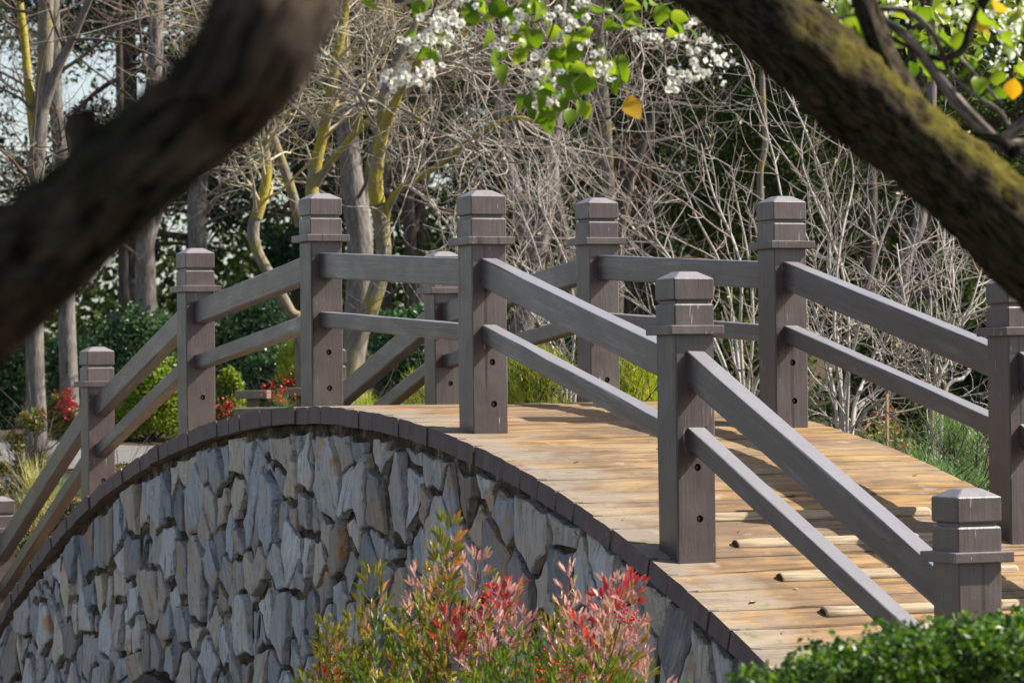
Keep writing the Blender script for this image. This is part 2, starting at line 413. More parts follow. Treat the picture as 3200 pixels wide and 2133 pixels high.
def collar_mesh():
    bm = bmesh.new(); h = .2596/2; box_bm(bm, -h, h, -h, h, 0, .0399, .004)
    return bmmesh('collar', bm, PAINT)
def cap_mesh():
    bm = bmesh.new(); h = .1945/2
    def ring(s, z, cc=.004): return [bm.verts.new((x*(s-cc if k % 2 == a else s), y*(s-cc if k % 2 == b else s), z)) for k, (x, y, a, b) in enumerate(((-1, -1, 1, 0), (-1, -1, 0, 1), (1, -1, 0, 1), (1, -1, 1, 0), (1, 1, 1, 0), (1, 1, 0, 1), (-1, 1, 0, 1), (-1, 1, 1, 0)))]
    def ring2(s, z, c=.005):
        pts = [(-s, -s+c), (-s+c, -s), (s-c, -s), (s, -s+c), (s, s-c), (s-c, s), (-s+c, s), (-s, s-c)]
        return [bm.verts.new((x, y, z)) for x, y in pts]
    prof = [(h-.001, 0), (h-.001, .088), (h-.006, .094), (h-.014, .0965), (h-.014, .108), (h-.004, .112), (h, .117), (h, .2035), (h-.003, .2075), (h*.50, .2345), (h*.42, .2380)]
    rows = [ring2(s, z) for s, z in prof]
    for a, b in zip(rows, rows[1:]):
        for i in range(8): bm.faces.new((a[i], a[(i+1) % 8], b[(i+1) % 8], b[i]))
    bm.faces.new(rows[-1]); bm.faces.new(rows[0][::-1])
    bmesh.ops.recalc_face_normals(bm, faces=bm.faces)
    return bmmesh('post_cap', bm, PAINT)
def bolt_mesh():
    bm = bmesh.new()
    bmesh.ops.create_cone(bm, cap_ends=True, segments=6, radius1=.0085, radius2=.008, depth=.010, matrix=Matrix.Translation((.005, 0, 0)) @ Matrix.Rotation(math.pi/2, 4, 'Y'))
    bmesh.ops.create_cone(bm, cap_ends=True, segments=10, radius1=.004, radius2=.0035, depth=.014, matrix=Matrix.Translation((.012, 0, 0)) @ Matrix.Rotation(math.pi/2, 4, 'Y'))
    bmesh.ops.create_cone(bm, cap_ends=True, segments=14, radius1=.0125, radius2=.0125, depth=.003, matrix=Matrix.Translation((0.0015, 0, 0)) @ Matrix.Rotation(math.pi/2, 4, 'Y'))
    return bmmesh('bolt', bm, RUST)
COLLAR, CAP, BOLT = collar_mesh(), cap_mesh(), bolt_mesh()
NEAR = {0: (-9.41, 0.0, -.517), 1: (-6.8162, .0107, .5796), 2: (-4.6377, .0117, 1.1654), 3: (-2.4002, .0257, 1.3807), 4: (0, 0, 1.2557), 5: (2.3506, -.0352, .7571), 6: (4.6138, .0149, -.1485)}
FAR = {0: (-9.41, W, -.517), 1: (-6.8, W, .575), 2: (-4.6763, W, 1.1562), 3: (-2.2844, W, 1.3694), 4: (.0036, W, 1.2458), 5: (2.2718, W, .7454), 6: (4.56, W, -.14)}
POSTS = {}; POST_OBJ = {}
for side, D_ in (('N', NEAR), ('F', FAR)):
    for i, (x, y, zc) in D_.items():
        zb = zc-HP
        hz = [(R.uniform(.004, .016), .353+R.uniform(-.01, .01), .0165), (R.uniform(.004, .02), .140+R.uniform(-.012, .012), .0165)]
        if side == 'N' and i == 1: hz = [(0.01, .30, .0165), (.012, .09, .0165)]
        if side == 'N' and i == 3: hz = [(0.008, .315, .0165), (.01, .11, .0165)]
        if side == 'N' and i == 2: hz = [(0.01, .28, .0165), (.012, .035, .0165)]
        p = link('railing_post', post_shaft_mesh(i, HP, hz), bridge, (x, y, zb)); POSTS[side, i] = (x, y, zc); POST_OBJ[side, i] = p
        link('collar', COLLAR, p, (0, 0, HP)); link('post_cap', CAP, p, (0, 0, HP+.0399))
        for (a, b, r) in hz: link('bolt', BOLT, p, (S_/2-.024, a, b))
def strokes(p):
    bm = bmesh.new()
    for (y0, z0, y1, z1) in ((-.030, .0, -.022, .022), (-.016, .002, -.014, .022), (-.008, .0, -.004, .022), (-.004, .022, .004, .020), (.004, .020, .004, .0), (.012, .0, .013, .024), (.013, .024, .024, .002), (.024, .002, .025, .024)):
        d = Vector((0, y1-y0, z1-z0)); m_ = Matrix.Translation((S_/2+.001, (y0+y1)/2+.03, .515+(z0+z1)/2)) @ d.to_track_quat('Z', 'X').to_matrix().to_4x4()
        bmesh.ops.create_cone(bm, cap_ends=True, segments=4, radius1=.0016, radius2=.0012, depth=d.length, matrix=m_)
    link('scratched_marks', bmmesh('scratched_marks', bm, HOLE), p)
strokes([o for o in bridge.children if o.name.startswith('railing_post')][5] if False else POST_OBJ['N', 5])
def rail_mesh(ln, hh, ww, slope):
    """runs along local X between two post faces, plumb-cut ends, eased edges, slightly uneven"""
    bm = bmesh.new(); n = 9; c = .007; a, b = ww/2, hh/2
    ring = [(-a, -b+c), (-a+c*.3, -b+c*.3), (-a+c, -b), (a-c, -b), (a-c*.3, -b+c*.3), (a, -b+c), (a, b-c), (a-c*.3, b-c*.3), (a-c, b), (-a+c, b), (-a+c*.3, b-c*.3), (-a, b-c)]
    rows = []
    for k in range(n):
        u = k/(n-1)*ln; rows.append([bm.verts.new((u, y+R.uniform(-.0012, .0012), z+R.uniform(-.0012, .0012))) for y, z in ring])
    for k in (0, -1):
        for v in rows[k]: v.co.x -= v.co.z*slope*-1 if False else -v.co.z*slope*0
    for r0, r1 in zip(rows, rows[1:]):
        m = len(ring)
        for i in range(m): bm.faces.new((r0[i], r1[i], r1[(i+1) % m], r0[(i+1) % m]))
    bm.faces.new(rows[0]); bm.faces.new(rows[-1][::-1])
    bmesh.ops.recalc_face_normals(bm, faces=bm.faces)
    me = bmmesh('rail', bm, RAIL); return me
for side in 'NF':
    for i in range(6):
        (xa, ya, za), (xb, yb, zb) = POSTS[side, i], POSTS[side, i+1]
        for top, (dz, hh, ww, nm) in enumerate(((-.063, .142, .088, 'handrail'), (-.398, .089, .084, 'lower_rail'))):
            x0, x1 = xa+S_/2-.02, xb-S_/2+.02
            f0 = (x0-xa)/(xb-xa); f1 = (x1-xa)/(xb-xa); dzs = zb-za
            A = Vector((x0, ya+(yb-ya)*f0, za+dzs*0+dz)); B = Vector((x1, ya+(yb-ya)*f1, zb+dz))
            d = B-A; sl_ = math.atan2(d.z, d.x)
            off = hh/2/math.cos(sl_)
            A.z -= off; B.z -= off
            ext = abs(math.tan(sl_))*hh/2*.9                         # let the square ends run into the posts
            u = (B-A).normalized(); A2 = A-u*min(ext, .06); ln = (B-A).length+2*min(ext, .06)
            o = link(nm, rail_mesh(ln, hh, ww, 0), bridge)
            o.rotation_euler = Euler((0, -math.asin(u.z), math.atan2(u.y, u.x)), 'XYZ'); o.location = A2
# planks
def plank_mesh(wd, th=.094, ln=2.19):
    bm = bmesh.new(); a = wd/2; c = .006; n = 9
    rows = []
    for k in range(n):
        y = (-ln/2, -ln/2+.05, -ln*.36, -ln*.18, 0, ln*.18, ln*.36, ln/2-.05, ln/2)[k]
        j = lambda s: R.uniform(-s, s)
        pts = [(-a, -th), (-a+.0, -c), (-a+c, 0), (-a*.3, .0015+j(.001)), (a*.3, .0015+j(.001)), (a-c, 0), (a, -c), (a, -th)]
        rows.append([bm.verts.new((x+j(.0008), y, z+(j(.0018) if z > -.05 else 0))) for x, z in pts])
    m = 8
    for q, (r0, r1) in enumerate(zip(rows, rows[1:])):
        for i in range(m):
            f = bm.faces.new((r0[i], r1[i], r1[(i+1) % m], r0[(i+1) % m]))
            if q in (0, n-2) and i in (0, 1, 5, 6): f.material_index = 1
    f = bm.faces.new(rows[0]); f.material_index = 1; f = bm.faces.new(rows[-1][::-1]); f.material_index = 1
    bmesh.ops.recalc_face_normals(bm, faces=bm.faces)
    return bmmesh('plank', bm, [PLANK, PEND])
PM = [plank_mesh(w_) for w_ in (.185, .19, .196, .20, .188, .193)]
PW = (.185, .19, .196, .20, .188, .193)
x = -10.6
while x < 6.2:
    k = R.randrange(6); sl_ = (float(deck(x+.1))-float(deck(x-.1)))/.2; ang = math.atan(sl_)
    step = (PW[k]+R.choice((.003, .004, .005, .009)))*math.cos(ang)
    xc = x+step/2
    o = link('plank', PM[k], bridge, (xc, W/2+R.uniform(-.007, .007), float(deck(xc))+R.uniform(-.003, .003)))
    s2 = (float(deck(xc+.1))-float(deck(xc-.1)))/.2
    o.rotation_euler = (0, -math.atan(s2)+R.uniform(-.008, .008), R.uniform(-.002, .002))
    x += step
# split-log treads
def log_mesh():
    bm = bmesh.new(); n = 10; m = 9; ln = W-.50; r = .040
    rows = []
    for k in range(n):
        y = -ln/2+ln*(0, .012, .1, .25, .4, .55, .7, .85, .988, 1)[k]; e = .84 if k in (0, n-1) else 1.0
        rr = r*e*R.uniform(.9, 1.08)
        rows.append([bm.verts.new((rr*math.cos(math.pi*i/(m-1))*R.uniform(.97, 1.03), y+(.006 if k == 0 else 0), -.006+rr*.85*math.sin(math.pi*i/(m-1))*R.uniform(.95, 1.05))) for i in range(m)])
    for r0, r1 in zip(rows, rows[1:]):
        for i in range(m): bm.faces.new((r0[i], r1[i], r1[(i+1) % m], r0[(i+1) % m]))
    f = bm.faces.new(rows[0]); f.material_index = 1; f = bm.faces.new(rows[-1][::-1]); f.material_index = 1
    bmesh.ops.recalc_face_normals(bm, faces=bm.faces)
    return bmmesh('tread_log', bm, [LOGM, LOGEND], True)
for xx in (1.90, 2.26, 2.66, 3.03, 3.42, 3.80, 4.18, 4.9, -6.3, -6.7, -7.1, -7.5, -7.9, -8.3):
    s2 = (float(deck(xx+.1))-float(deck(xx-.1)))/.2
    o = link('tread_log', log_mesh(), bridge, (xx, W/2+R.uniform(-.01, .01), float(deck(xx))+.002)); o.rotation_euler = (0, -math.atan(s2), R.uniform(-.01, .01))

# wall body with the arch opening
AX, AZ, AR = -4.86, -2.20, .93
ZB = -2.75
def wall_body():
    out = []
    xs = np.linspace(-9.9, 5.6, 60)
    top = [(x_, float(deck(x_))-.099) for x_ in xs]
    bot = [(5.6, ZB), (AX+AR, ZB), (AX+AR, AZ)]
    arc = [(AX+AR*math.cos(a), AZ+AR*math.sin(a)) for a in np.linspace(0, math.pi, 25)][1:]
    poly = top+bot+arc+[(AX-AR, ZB), (-9.9, ZB)]
    bm = bmesh.new(); y0, y1 = -.165, W+.165
    A = [bm.verts.new((x_, y0, z_)) for x_, z_ in poly]; B = [bm.verts.new((x_, y1, z_)) for x_, z_ in poly]
    n = len(poly)
    for i in range(n): bm.faces.new((A[i], A[(i+1) % n], B[(i+1) % n], B[i]))
    for V in (A, B):
        es = [bm.edges.get((V[i], V[(i+1) % n])) for i in range(n)]
        bmesh.ops.triangle_fill(bm, edges=es, use_beauty=True, use_dissolve=False)
    bmesh.ops.recalc_face_normals(bm, faces=bm.faces)
    return bmmesh('stone_wall', bm, MORTAR)
wall = link('stone_wall', wall_body(), bridge)
# dark metal arch ring
def ring_mesh():
    bm = bmesh.new(); rows = []
    for a in np.linspace(0, math.pi, 33):
        rows.append([bm.verts.new((AX+r_*math.cos(a), y_, AZ+r_*math.sin(a))) for r_, y_ in ((AR-.035, -.245), (AR+.012, -.245), (AR+.012, .2), (AR-.035, .2))])
    for r0, r1 in zip(rows, rows[1:]):
        for i in range(4): bm.faces.new((r0[i], r1[i], r1[(i+1) % 4], r0[(i+1) % 4]))
    bmesh.ops.recalc_face_normals(bm, faces=bm.faces)
    return bmmesh('arch_ring', bm, mat_simple('dark_arch_ring', [(.03, .022, .02), (.08, .06, .055)], 20, .7))
link('arch_ring', ring_mesh(), bridge)

# stones: irregular upright pieces laid over the wall face
def clip(poly, nx, nz, c):          # keep nx*x+nz*z <= c
    out = []
    for (a, b) in zip(poly, poly[1:]+poly[:1]):
        da = nx*a[0]+nz*a[1]-c; db = nx*b[0]+nz*b[1]-c
        if da <= 0: out.append(a)
        if (da < 0 < db) or (db < 0 < da):
            t = da/(da-db); out.append((a[0]+(b[0]-a[0])*t, a[1]+(b[1]-a[1])*t))
    return out
def make_stones():
    rr = random.Random(5); SZ = 1.3                               # z squeezed so that stones stand upright
    pts = []; tries = 0
    while tries < 9000:
        tries += 1
        px, pz = rr.uniform(-9.4, 5.4), rr.uniform(-2.2, .42)
        if pz > float(deck(px))-.13: continue
        if pz < -1.75 and px > -4: continue
        if (px-AX)**2+(pz-AZ)**2 < (AR+.10)**2: continue
        dmin = rr.choice((.13, .18, .24, .30, .37, .45))
        if all(((px-q[0])**2+((pz-q[1])/SZ)**2) > min(dmin, q[2])**2 if dmin < q[2] else ((px-q[0])**2+((pz-q[1])/SZ)**2) > (dmin*.5+q[2]*.5)**2 for q in pts):
            pts.append((px, pz, dmin))
    cells = []
    for i, (px, pz, _) in enumerate(pts):
        poly = [(px-.42, (pz/SZ)-.36), (px+.42, (pz/SZ)-.36), (px+.42, (pz/SZ)+.36), (px-.42, (pz/SZ)+.36)]
        ux, uz = px, pz/SZ
        for j, (qx, qz, _) in enumerate(pts):
            if i == j: continue
            vx, vz = qx, qz/SZ
            if abs(vx-ux) > .9 or abs(vz-uz) > .9: continue
            nx, nz = vx-ux, vz-uz; c = (vx*vx+vz*vz-ux*ux-uz*uz)/2
            sk = (pts[i][2]-pts[j][2])*.22*math.hypot(nx, nz)
            poly = clip(poly, nx, nz, c+sk)
            if len(poly) < 3: break
        if len(poly) < 3: continue
        poly = [(a, b*SZ) for a, b in poly]
        for xx in (px-.25, px, px+.25):                            # under the deck curve
            zz = float(deck(xx)); s2 = (float(deck(xx+.05))-float(deck(xx-.05)))/.1
            poly = clip(poly, -s2, 1.0, zz-.099-rr.uniform(.012, .05)-s2*xx)
            if len(poly) < 3: break
        if len(poly) < 3: continue
        # keep off the arch ring
        dx, dz = px-AX, pz-AZ; dl = math.hypot(dx, dz)
        if dl < AR+.5: poly = clip(poly, -dx/dl, -dz/dl, -(AR+.03)-(dx*AX+dz*AZ)/dl)
        if len(poly) < 3: continue
        ar = .5*abs(sum(a[0]*b[1]-b[0]*a[1] for a, b in zip(poly, poly[1:]+poly[:1])))
        if ar < .0035: continue
        cells.append((ar, (px, pz), poly))
    cells.sort(key=lambda c: -c[0])
    rest = Geo()
    for ci, (ar, c0, poly) in enumerate(cells):
        cx = sum(p[0] for p in poly)/len(poly); cz = sum(p[1] for p in poly)/len(poly)
        q = [(p[0]-cx, p[1]-cz) for p in poly]
        # drop a corner or cut one off, inset unevenly, roughen
        gap = rr.choice((.006, .011, .017, .024, .034))
        cut = []
        for k, (a, b) in enumerate(zip(q, q[1:]+q[:1])):
            L_ = math.hypot(b[0]-a[0], b[1]-a[1])
            if L_ < .03: cut.append(a); continue
            nseg = max(1, int(L_/.05)); nx, nz = (b[1]-a[1])/L_, -(b[0]-a[0])/L_
            bow = rr.uniform(-.012, .006)
            for s in range(nseg):
                u = s/nseg+ (rr.uniform(-.2, .2)/nseg if s else 0)
                off = (bow*math.sin(math.pi*u)+(rr.uniform(-.013, .006) if s else 0))
                cut.append((a[0]+(b[0]-a[0])*u+nx*off, a[1]+(b[1]-a[1])*u+nz*off))
        r_ = max(math.hypot(*p) for p in cut)
        fr = [(p[0]*(1-gap/max(.04, math.hypot(*p)))*1.0, p[1]*(1-gap*1.3/max(.04, math.hypot(*p)))) for p in cut]
        if len(fr) < 3: continue
        # tilt / thickness
        th = rr.uniform(.014, .046)+(0.012 if ar > .05 else 0)
        tx, tzz = rr.gauss(0, .09), rr.gauss(0, .07)
        def yy(a, b, base): return -(base+a*tx+b*tzz)
        n = len(fr); v = []; f = []
        for (a, b) in fr: v.append((a*1.01, 0.03, b*1.01))                    # back rim inside the mortar
        for (a, b) in fr: v.append((a+rr.uniform(-.002, .002), yy(a, b, th-.008), b+rr.uniform(-.002, .002)))
        ins = min(.014, .12*math.sqrt(ar))
        for (a, b) in fr:
            h_ = math.hypot(a, b); s = 1-ins*rr.uniform(.3, 1.25)/max(.03, h_)
            v.append((a*s, yy(a*s, b*s, th+rr.uniform(-.0025, .002)), b*s))
        # two inner points give the face a slight break
        ax_, az_ = rr.uniform(-.25, .25)*math.sqrt(ar), rr.uniform(-.35, .35)*math.sqrt(ar)
        v.append((ax_, yy(ax_, az_, th+rr.uniform(-.006, .018)), az_))
        for ring in (0, 1):
            for i in range(n):
                j = (i+1) % n; a0, a1 = ring*n+i, ring*n+j
                f.append((a0, a1, a1+n)); f.append((a0, a1+n, a0+n))
        for i in range(n): f.append((2*n+i, 2*n+(i+1) % n, 3*n))
        v = np.array(v); f = np.array(f)
        area = sum(a[0]*b[1]-b[0]*a[1] for a, b in zip(fr, fr[1:]+fr[:1]))
        if area < 0: f = f[:, ::-1]
        # grain leans with the stone
        lean = rr.gauss(0, .22)
        ca, sa = math.cos(lean), math.sin(lean)
        loc = (cx, -.163, cz)
        if ci < 300:
            v2 = v.copy(); v2[:, 0] = ca*v[:, 0]-sa*v[:, 2]; v2[:, 2] = sa*v[:, 0]+ca*v[:, 2]
            o = link('stone', npmesh('stone', v2, f, STONE), wall, loc); o.rotation_euler = (0, lean, 0)
        else:
            rest.add(v+np.array(loc), f)
    if rest.n:
        o = link('small_stones', rest.mesh('small_stones', STONE), wall); tag(o, kind='stuff')
    print('stones', len(cells))
make_stones()

# ------------------------------------------------------------------ plant geometry
def catmull(pts, k):
    p = np.array(pts, float); n = len(p)
    t = np.linspace(0, n-1, k); out = []
    pp = np.vstack([2*p[0]-p[1], p, 2*p[-1]-p[-2]])
    i = np.minimum(t.astype(int), n-2); u = (t-i)[:, None]
    a, b, c, d = pp[i], pp[i+1], pp[i+2], pp[i+3]
    return .5*((2*b)+(-a+c)*u+(2*a-5*b+4*c-d)*u**2+(-a+3*b-3*c+d)*u**3)
def nrm(v): return v/np.maximum(np.linalg.norm(v, axis=-1, keepdims=True), 1e-9)
def tubes(Pp, Rr, sides=3):
    """Pp (N,K,3), Rr (N,K) -> verts, quads"""
    Nn, Kk, _ = Pp.shape
    T = np.gradient(Pp, axis=1); T = nrm(T)
    ref = nrm(rng.normal(size=(Nn, 1, 3))*np.ones((1, Kk, 1)))
    A = nrm(np.cross(T, ref)); B = np.cross(T, A)
    for k in range(1, Kk):                                          # keep the frame from twisting
        a = A[:, k-1]-T[:, k]*np.sum(A[:, k-1]*T[:, k], -1, keepdims=True); A[:, k] = nrm(a); B[:, k] = np.cross(T[:, k], A[:, k])
    ang = np.arange(sides)*2*math.pi/sides
    V = Pp[:, :, None]+Rr[:, :, None, None]*(A[:, :, None]*np.cos(ang)[:, None]+B[:, :, None]*np.sin(ang)[:, None])
    idx = np.arange(Nn*Kk*sides).reshape(Nn, Kk, sides)
    a = idx[:, :-1]; b = np.roll(a, -1, 2); c = idx[:, 1:]; d = np.roll(c, -1, 2)
    return V.reshape(-1, 3), np.stack([a, b, d, c], -1).reshape(-1, 4)
def grow(Pp, Rr, n, ln, K_=6, side=.9, fwd=.5, curl=.25, up=0.0, late=0.0, rmax=.02, rfac=.6, t0=.15, taper=.25, jit=.15, minr=.0):
    """n children from random places on the parents; up = constant pull, late = pull that grows towards the tip"""
    Nn, Kk, _ = Pp.shape
    seg = np.linalg.norm(np.diff(Pp, axis=1), axis=2).sum(1); pr = seg/seg.sum()
    i = rng.choice(Nn, n, p=pr); t = (t0+(1-t0)*rng.random(n))*(Kk-1.001); k = t.astype(int); u = (t-k)[:, None]
    s = Pp[i, k]*(1-u)+Pp[i, k+1]*u; T = nrm(Pp[i, k+1]-Pp[i, k]); r0 = Rr[i, k]*(1-u[:, 0])+Rr[i, k+1]*u[:, 0]
    q = rng.normal(size=(n, 3)); q = nrm(q-T*np.sum(q*T, -1, keepdims=True))
    d = nrm(T*fwd+q*side); Ln = ln[0]+(ln[1]-ln[0])*rng.random(n)**1.3
    cv = rng.normal(size=(n, 3))*curl; out = np.zeros((n, K_, 3)); out[:, 0] = s
    for j in range(1, K_):
        w_ = j/(K_-1)
        d = nrm(d+cv/K_*2+np.array([0, 0, 1.0])*(up+late*(w_**1.5))*(2/K_)+rng.normal(size=(n, 3))*jit)
        out[:, j] = out[:, j-1]+d*(Ln/(K_-1))[:, None]
    rb = np.minimum(r0*rfac, rmax)*(.7+.5*rng.random(n)); rb = np.maximum(rb, minr)
    return out, rb[:, None]*np.linspace(1, taper, K_)[None]
def barkcoord(p, r, sides, seed):
    s = np.concatenate([[0], np.cumsum(np.linalg.norm(np.diff(p, axis=0), axis=1))]); al = np.arange(sides)*2*math.pi/sides
    b = np.stack([np.cos(al)[None]*r[:, None]+seed, np.sin(al)[None]*r[:, None], np.repeat(s[:, None], sides, 1)], -1)
    return b.reshape(-1, 3)
LASTBARK = None
def trunk_geo(pts, rad, k=28, sides=12, rough=.08, seed=0, freq=3.0):
    p = catmull(pts, k); r = np.interp(np.linspace(0, len(rad)-1, k), range(len(rad)), rad)
    V, F = tubes(p[None], r[None], sides)
    V = V.reshape(k, sides, 3); c = p[:, None]
    for i in range(k):
        for j in range(sides):
            q = V[i, j]; a = noise.noise(Vector((q[0]*freq+seed, q[1]*freq, q[2]*freq*.6)))
            b = noise.noise(Vector((q[0]*freq*4+seed, q[1]*freq*4, q[2]*freq*2.0)))
            V[i, j] = c[i, 0]+(q-c[i, 0])*(1+rough*(1.6*a+.8*b))
    global LASTBARK
    LASTBARK = barkcoord(p, r, sides, seed)
    return V.reshape(-1, 3), F, p[None], r[None]
def leaf_quads(C, size, up=0.3, flat=None, aspect=.5, jit=.4):
    """diamond leaves, bent along the middle: 2 triangles each side -> one quad pair"""
    n = len(C); s = size*(1-jit+2*jit*rng.random(n))[:, None]
    nz = nrm(rng.normal(size=(n, 3))+np.array([0, 0, up]))
    a = nrm(np.cross(nz, rng.normal(size=(n, 3)))); b = np.cross(nz, a)
    v = np.stack([C-a*s*.5, C+b*s*aspect*.5+nz*s*.08, C+a*s*.5, C-b*s*aspect*.5+nz*s*.08], 1)
    return v.reshape(-1, 3), np.arange(n*4).reshape(n, 4)
def blob_points(n, clumps, rad, shell=.5):
    i = rng.integers(len(clumps), size=n); d = nrm(rng.normal(size=(n, 3)))
    r = rad[i]*(shell+(1-shell)*rng.random(n))
    return clumps[i]+d*r[:, None]

BK_GREY = mat_bark('grey_bark', (.07, .06, .055), (.26, .235, .215), (.17, .16, .05), .15, 1.0)
BK_LICH = mat_bark('yellow_lichen_bark', (.12, .10, .075), (.30, .26, .20), (.42, .34, .045), .78, 1.0, .012)
BK_LIC2 = mat_bark('half_lichen_bark', (.10, .085, .07), (.27, .24, .20), (.33, .28, .05), .42, 1.0, .015)
BK_DARK = mat_bark('dark_bark', (.035, .028, .025), (.12, .10, .085), (.10, .09, .03), .2, 1.0)
BK_MOSS = mat_bark('mossy_near_bark', (.010, .007, .004), (.12, .09, .045), (.25, .215, .028), .42, 4.5, .045, (.30, .70, .55))
BK_MOS2 = mat_bark('dark_mossy_near_bark', (.004, .003, .002), (.17, .125, .092), (.040, .042, .008), .55, 3.6, .04, (-.3, -.4, .8))
def mat_twig(name, a, b, c_):
    m, t, out = newmat(name)
    g = N(t, 'ShaderNodeNewGeometry'); n1 = noise_(t, coords(t, rand=False), 5, 3)
    c = ramp(t, g.outputs['Random Per Island'], [(0.0, a), (.6, b), (1.0, c_)])
    principled(t, out, c, .7, None, .3); return m
TW_PALE = mat_twig('pale_twig_bark', (.26, .22, .18), (.40, .355, .31), (.20, .15, .12))
TW_BROWN = mat_twig('brown_twig_bark', (.075, .056, .042), (.13, .098, .076), (.22, .18, .145))
TW_LICH = mat_twig('lichen_twig_bark', (.34, .30, .20), (.42, .38, .30), (.38, .29, .06))
TW_WHITE = mat_twig('white_twig_bark', (.30, .265, .235), (.40, .365, .33), (.24, .15, .12))

LF_PINE = mat_leaf('dark_needle_foliage', [(0, (.012, .028, .020)), (.6, (.03, .06, .035)), (1, (.07, .09, .04))], .2, rough=.75, spec=.12)
LF_BAY = mat_leaf('dark_green_foliage', [(0, (.016, .030, .010)), (.6, (.048, .08, .022)), (1, (.13, .17, .045))], .25, rough=.75, spec=.12)
LF_IVY = mat_leaf('glossy_ivy_foliage', [(0, (.02, .055, .022)), (.6, (.055, .13, .05)), (1, (.13, .22, .09))], .2, .3)
LF_LIME = mat_leaf('lime_green_foliage', [(0, (.10, .16, .015)), (.6, (.20, .27, .025)), (1, (.34, .38, .05))], .4)
LF_JUN = mat_leaf('yellow_green_needles', [(0, (.13, .20, .02)), (.5, (.34, .40, .04)), (1, (.70, .58, .10))], .45, nscale=1.4)
LF_JUN2 = mat_leaf('blue_green_needles', [(0, (.05, .12, .06)), (.5, (.13, .24, .11)), (1, (.32, .36, .15))], .4, nscale=1.6)
LF_BRZ = mat_leaf('bronze_green_foliage', [(0, (.07, .09, .02)), (.5, (.17, .19, .04)), (.8, (.30, .22, .06)), (1, (.34, .12, .05))], .3)
LF_RED = mat_leaf('bright_red_flowers', [(0, (.45, .012, .02)), (1, (.65, .04, .05))], .3, tint=(1.2, .6, .5))
LF_REDTIP = mat_leaf('red_tipped_foliage', [(0, (.03, .08, .03)), (.65, (.09, .16, .05)), (.8, (.40, .17, .07)), (1, (.5, .30, .16))], .25, .3)
LF_BOX = mat_leaf('boxwood_foliage', [(0, (.010, .030, .004)), (.5, (.040, .095, .009)), (.88, (.10, .20, .02)), (1, (.19, .27, .04))], .4, .4)
LF_STRAW = mat_leaf('straw_grass_blades', [(0, (.25, .26, .08)), (.5, (.48, .42, .20)), (1, (.60, .53, .32))], .4)
LF_BROWN = mat_leaf('dead_brown_foliage', [(0, (.10, .055, .03)), (1, (.24, .12, .06))], .3, .6)

def trunk_tree(name, label, D, main, widths, bark, limbs=(), twig=None, group=None, seed=0, side=12, cat='tree', leaves=None, kk=30):
    """main: list of overview pixels for the stem seen at distance D; the stem is carried down to the ground and up above the frame"""
    pts = [P(a, b, D) for a, b in main]
    base = pts[0].copy(); g = tz(base)
    if base[2] > g: pts.insert(0, np.array([base[0]+(pts[0][0]-pts[1][0])*.15, base[1]+(pts[0][1]-pts[1][1])*.15, g-.1])); widths = [widths[0]*1.15]+list(widths)
    o = thing(name, label, cat, (pts[0][0], pts[0][1], g), group)
    off = np.array([pts[0][0], pts[0][1], g])
    V, F, pp, rr_ = trunk_geo(pts, [w_*mpp(D)/2 for w_ in widths], kk, side, .07, seed)
    link('trunk', npmesh('trunk', V-off, F, bark, True, None, LASTBARK), o)
    par = [(pp, rr_)]
    for li, (lp, lw, lb) in enumerate(limbs):
        q = [P(a, b, D+dd) for a, b, dd in lp]
        V, F, p2, r2 = trunk_geo(q, [w_*mpp(D)/2 for w_ in lw], 22, 9, .08, seed+li*3.3)
        link('limb', npmesh('limb', V-off, F, lb or bark, True, None, LASTBARK), o); par.append((p2, r2))
    return o, off, par

def twigs_on(o, off, levels, mat, name='twigs'):
    G = Geo()
    for (pp, rr_, sides) in levels:
        v, f = tubes(pp, rr_, sides); G.add(v-off, f)
    ob = link(name, G.mesh(name, mat, True), o); tag(ob, kind='stuff'); return ob

def resample(pars, k=12):
    A = []; B = []
    for p, r in pars:
        t = np.linspace(0, p.shape[1]-1, k)
        for a in range(p.shape[0]):
            A.append(np.stack([np.interp(t, range(p.shape[1]), p[a, :, c]) for c in range(3)], -1)); B.append(np.interp(t, range(p.shape[1]), r[a]))
    return np.array(A), np.array(B)

# ------------------------------------------------------------------ trees behind the bridge
NB = -70   # a pixel row above the frame
G1 = 'bare grey trunks left of the bridge'
def bare_crown(o, off, par, n1, n2, n3, ln1, ln2, ln3, mat, up=0.15, late=.2, th=(.024, .009, .0045), t0=.5, curl=.35):
    A, B = resample(par, 14)
    p1, r1 = grow(A, B, n1, ln1, 8, .9, .6, curl, up, late, th[0], .5, t0, minr=th[0]*.4)
    p2, r2 = grow(p1, r1, n2, ln2, 7, .9, .5, curl*1.3, up, late, th[1], .6, .1, minr=th[1]*.5)
    lv = [(p1, r1, 5), (p2, r2, 3)]
    if n3:
        p3, r3 = grow(p2, r2, n3, ln3, 6, .9, .5, curl*1.4, up, late, th[2], .7, .1, minr=th[2]*.5); lv.append((p3, r3, 3))
    twigs_on(o, off, lv, mat)

